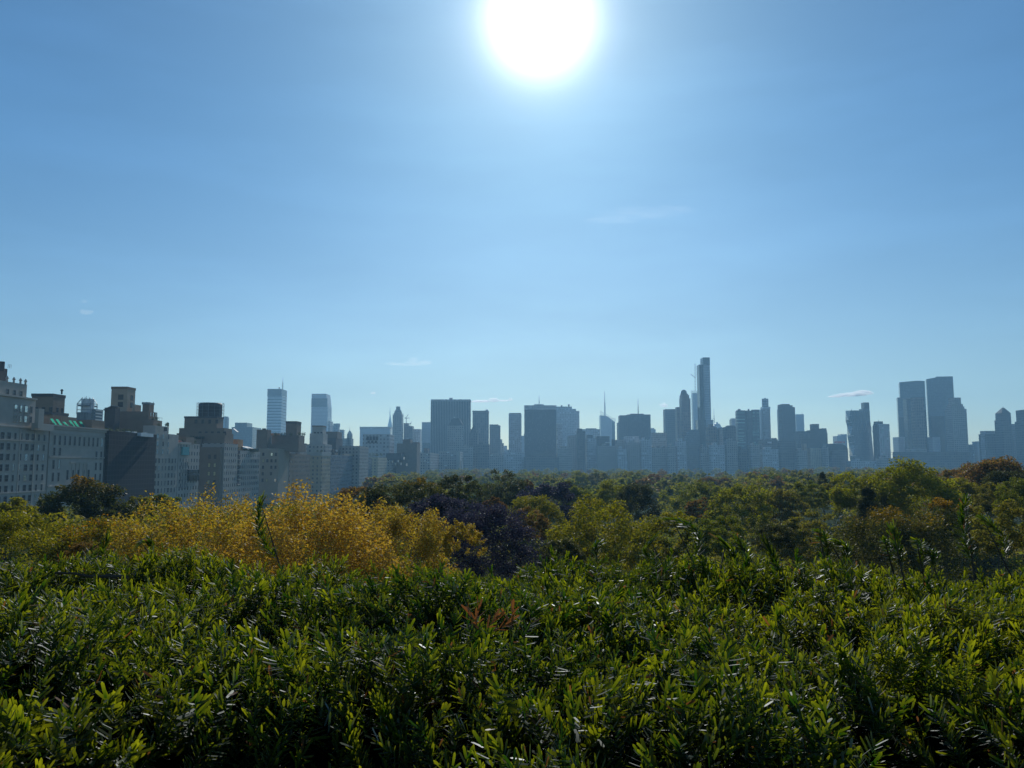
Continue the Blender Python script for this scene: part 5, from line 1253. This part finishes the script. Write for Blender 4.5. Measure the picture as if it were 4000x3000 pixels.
def needles(P, D, S, ids, tint, rng):
    Vs = []; tn = []
    for q in range(len(TPL)):
        w = np.where(ids == q)[0]
        if not len(w): continue
        T_ = TPL[q]; R = frames(D[w], rng)
        V = np.einsum('sij,nvj->snvi', R, T_) * S[w][:, None, None, None] + P[w][:, None, None, :]
        Vs.append(V.reshape(-1, 3)); tn.append(np.repeat(tint[w], T_.shape[0] * 7))
    return np.concatenate(Vs), np.concatenate(tn)

def needle_obj(name, V, tint, parent, mat):
    n = len(V) // 7
    lo = (np.arange(n)[:, None] * 7 + NEEDLE_LOOPS[None]).ravel(); lt = np.tile(NEEDLE_TOT, n)
    me = np_mesh(name, V, lo, lt, [mat], smooth=True)
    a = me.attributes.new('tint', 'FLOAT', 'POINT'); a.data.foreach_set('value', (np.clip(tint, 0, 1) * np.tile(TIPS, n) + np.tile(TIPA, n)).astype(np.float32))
    return link(name, me, parent)

hedge = thing('yew_hedge', 'broad clipped yew hedge with glossy dark green needles filling the bottom of the picture', 'hedge', (0, 0, 0))
P1 = scatter(11500, 0.0, hr); P2 = scatter(8000, .055, hr)
P = np.concatenate([P1, P2]); n = len(P)
# shoots of one tuft lean the same way
lean = np.stack([np.sin(P[:, 0] * 7.3 + 2.1 * np.sin(P[:, 1] * 5.1)), np.sin(P[:, 1] * 6.7 + 2.4 * np.sin(P[:, 0] * 4.3 + 1)), np.zeros(n)], 1)
D = np.stack([np.zeros(n), np.zeros(n), np.ones(n)], 1) + lean * .6 + hr.normal(0, .5, (n, 3)) * (1, 1, .2)
S = hr.uniform(.82, 1.42, n) * np.where(hr.random(n) < .25, .75, 1)
tint = np.clip(.5 + .35 * np.sin(P[:, 0] * 3.1 + 1.3 * np.sin(P[:, 1] * 2.9)) * np.cos(P[:, 1] * 3.7) + hr.normal(0, .25, n), 0, 1)
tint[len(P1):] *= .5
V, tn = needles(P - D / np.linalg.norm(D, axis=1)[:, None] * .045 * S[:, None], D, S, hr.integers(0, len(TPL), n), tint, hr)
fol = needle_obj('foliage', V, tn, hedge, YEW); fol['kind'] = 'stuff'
# near-black shell down to the terrace; shade between the shoots is in its colour
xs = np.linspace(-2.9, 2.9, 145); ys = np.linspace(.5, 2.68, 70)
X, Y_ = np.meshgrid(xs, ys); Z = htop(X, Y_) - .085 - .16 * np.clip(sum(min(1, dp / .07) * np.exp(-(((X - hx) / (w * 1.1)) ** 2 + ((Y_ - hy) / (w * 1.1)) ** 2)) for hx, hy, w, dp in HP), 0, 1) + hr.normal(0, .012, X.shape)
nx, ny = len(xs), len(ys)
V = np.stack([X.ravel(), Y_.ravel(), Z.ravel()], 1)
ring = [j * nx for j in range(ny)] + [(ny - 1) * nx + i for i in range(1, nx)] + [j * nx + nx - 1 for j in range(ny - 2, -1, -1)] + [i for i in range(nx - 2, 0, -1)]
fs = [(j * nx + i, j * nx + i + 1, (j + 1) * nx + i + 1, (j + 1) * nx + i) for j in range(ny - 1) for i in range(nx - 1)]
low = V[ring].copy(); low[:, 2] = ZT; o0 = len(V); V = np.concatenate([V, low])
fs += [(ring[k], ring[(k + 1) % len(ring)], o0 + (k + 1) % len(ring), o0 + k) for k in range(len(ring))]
me = bpy.data.meshes.new('dark_inner_shell'); me.from_pydata(V.tolist(), [], fs); me.materials.append(CORE); link('dark_inner_shell', me, hedge)
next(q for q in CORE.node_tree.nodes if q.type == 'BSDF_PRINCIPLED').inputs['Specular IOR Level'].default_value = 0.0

# long unclipped shoots standing above the clipped top: base pixel, tip pixel
SHOOTS = [(1085, 2185, 1000, 1962, 1.35), (300, 2175, 428, 2105, .9), (590, 2170, 545, 2120, .7), (2705, 2190, 2640, 2035, 1.0), (2330, 2180, 2335, 2125, .7),
          (2575, 2180, 2545, 2115, .7), (3225, 2200, 3190, 2075, 1.0), (3290, 2200, 3262, 2120, .7), (3520, 2215, 3510, 2075, 1.0), (3600, 2215, 3560, 2110, .8), (3480, 2200, 3440, 2110, .7),
          (3650, 2220, 3640, 2150, .7), (3800, 2200, 3806, 1955, 1.1), (3920, 2190, 3870, 2030, .9), (2930, 2200, 2900, 2120, .8), (2820, 2195, 2850, 2130, .7), (3010, 2200, 2990, 2130, .6)]
for k, (bx, by, tx, ty, sc) in enumerate(SHOOTS):
    x, y = ground_pt(bx, by, ZH + .01); y = min(y, 2.5)
    b = at(bx, by, y); t = at(tx, ty, y); t.y += hr.uniform(-.03, .05)
    L = (t - b).length; nn = int(36 + L * 760)
    rr = np.random.default_rng(200 + k)
    q = sprig(rr, nn, L, .3, (.023 * (.6 + .4 * sc), .034 * (.6 + .4 * sc)), .0038, spread=(45, 70))
    R = frames(np.array([list(t - b)]), rr)[0]
    bend = np.array([rr.normal(0, .05), rr.normal(0, .03), 0])
    q = q + bend * ((q[:, :, 2:3] / L) ** 2 - q[:, :, 2:3] / L) * 2
    q = q + rr.normal(0, .0022, (len(q), 1, 3)); V = (q.reshape(-1, 3) @ R.T) + np.array(list(b))
    sh = needle_obj('shoot', V, np.full(len(V), rr.uniform(.05, .38)), hedge, YEW)
    m = MB(); m.bar(b - (t - b).normalized() * .06, b.lerp(t, .5), .0026, .0020, 6); m.bar(b.lerp(t, .5), b.lerp(t, .97), .0020, .0010, 6)
    st = m.build('stem', TWIG); st.parent = sh
# dead spray lying in the hedge and a bare twig
rr = np.random.default_rng(77); allV = []
for (bx, by, tx, ty) in ((1880, 2470, 1830, 2390), (1850, 2455, 1870, 2375), (1900, 2460, 1950, 2400), (1920, 2470, 1990, 2430), (1990, 2450, 2005, 2375)):
    x, y = ground_pt(bx, by, ZH + .005); b = at(bx, by, y); t = at(tx, ty, y)
    q = sprig(rr, 9, (t - b).length, .3, (.018, .028), .0042, spread=(15, 60)); R = frames(np.array([list(t - b)]), rr)[0]
    allV.append((q.reshape(-1, 3) @ R.T) + np.array(list(b)))
dv = np.concatenate(allV); ds = needle_obj('dead_spray', dv, np.full(len(dv), .5), hedge, DEAD); ds['label'] = 'dead orange-brown spray of needles'
m = MB(); pts = [(215, 2238), (290, 2240), (350, 2252), (430, 2252), (500, 2256)]
x, y = ground_pt(350, 2250, ZH + .02); pw = [at(a, b_, y) for a, b_ in pts]
for i in range(4): m.bar(pw[i], pw[i + 1], .0028 + .0008 * i, .0034 + .0008 * i, 6)
m.bar(pw[2], at(460, 2240, y), .0022, .001, 5)
o = m.build('bare_twig', TWIG); o.parent = hedge; o['label'] = 'bare grey-brown twig lying on the needles'
# ------------------------------------------------------------------ small fair-weather clouds, far beyond the city
def cloud_mat(name, dens):
    m, nt = new_mat(name)
    o = N(nt, 'ShaderNodeOutputMaterial'); v = N(nt, 'ShaderNodeVolumePrincipled')
    v.inputs['Color'].default_value = (1, 1, 1, 1); v.inputs['Density'].default_value = dens; v.inputs['Anisotropy'].default_value = 0.5
    nt.links.new(v.outputs[0], o.inputs['Volume'])
    return m
CM = cloud_mat('cloud_vapour', 0.022); CW = cloud_mat('thin_cloud_veil', 0.0016)
def cloud(label, puffs, Y=9500, seed=1, mat=None):
    """puffs: (px, py, half width px, half height px)"""
    import bmesh
    c0 = at(puffs[0][0], puffs[0][1], Y); bm = bmesh.new(); r = np.random.default_rng(seed)
    for px, py, w, h in puffs:
        c = at(px, py, Y); q = bmesh.ops.create_icosphere(bm, subdivisions=4, radius=1.0)
        ph = r.uniform(0, 6, (6, 3)); k = r.normal(0, 2.4, (6, 3))
        for v in q['verts']:
            n = v.co.copy(); d = 1 + sum(.13 * math.sin(float(k[i] @ np.array(n)) * (1 + i * .5) + float(ph[i][0])) / (1 + i * .25) for i in range(6))
            zz = n.z * (1.0 if n.z > 0 else .45)
            v.co = Vector((c.x - c0.x + n.x * d * w / F * Y, n.y * d * min(w, 40) / F * Y * .7, c.z - c0.z + zz * d * h / F * Y))
    me = bpy.data.meshes.new('cloud'); bm.to_mesh(me); bm.free(); me.materials.append(mat or CM)
    for p in me.polygons: p.use_smooth = True
    o = link('cloud', me, None, c0)
    tag(o, label, 'cloud', 'small clouds low over the skyline')
cloud('longest white cloud, flat and lying left of the twin glass towers', [(3300, 1546, 58, 7), (3345, 1541, 52, 11), (3375, 1538, 38, 13), (3265, 1550, 34, 4)], seed=1)
cloud('small white puff with a faint tail right of the striped slab', [(1928, 1566, 20, 12), (1880, 1569, 38, 6), (1965, 1566, 24, 4)], seed=2)
cloud('tiny round white puff right of the small tailed puff', [(1992, 1562, 11, 7)], seed=3)
cloud('thin wispy cloud high above the needle-spired tower', [(1665, 1418, 30, 12), (1610, 1408, 20, 14), (1600, 1424, 75, 9), (1545, 1422, 50, 5)], seed=4, mat=CW)
cloud('tiny white puff above the left of the needle-spired tower', [(1457, 1537, 11, 6)], seed=5)
cloud('tiny cream puff left of the domed dark tower', [(2593, 1586, 15, 12)], seed=6)
cloud('broad faint veil of cloud in the middle of the sky below the sun', [(2500, 840, 150, 34), (2400, 860, 120, 22), (2620, 825, 110, 20)], seed=7, mat=cloud_mat('faint_cloud_veil', 0.0003))
cloud('faint small wisp high above the stepped grey house', [(328, 1180, 12, 9), (334, 1222, 26, 14)], seed=8, mat=CW)
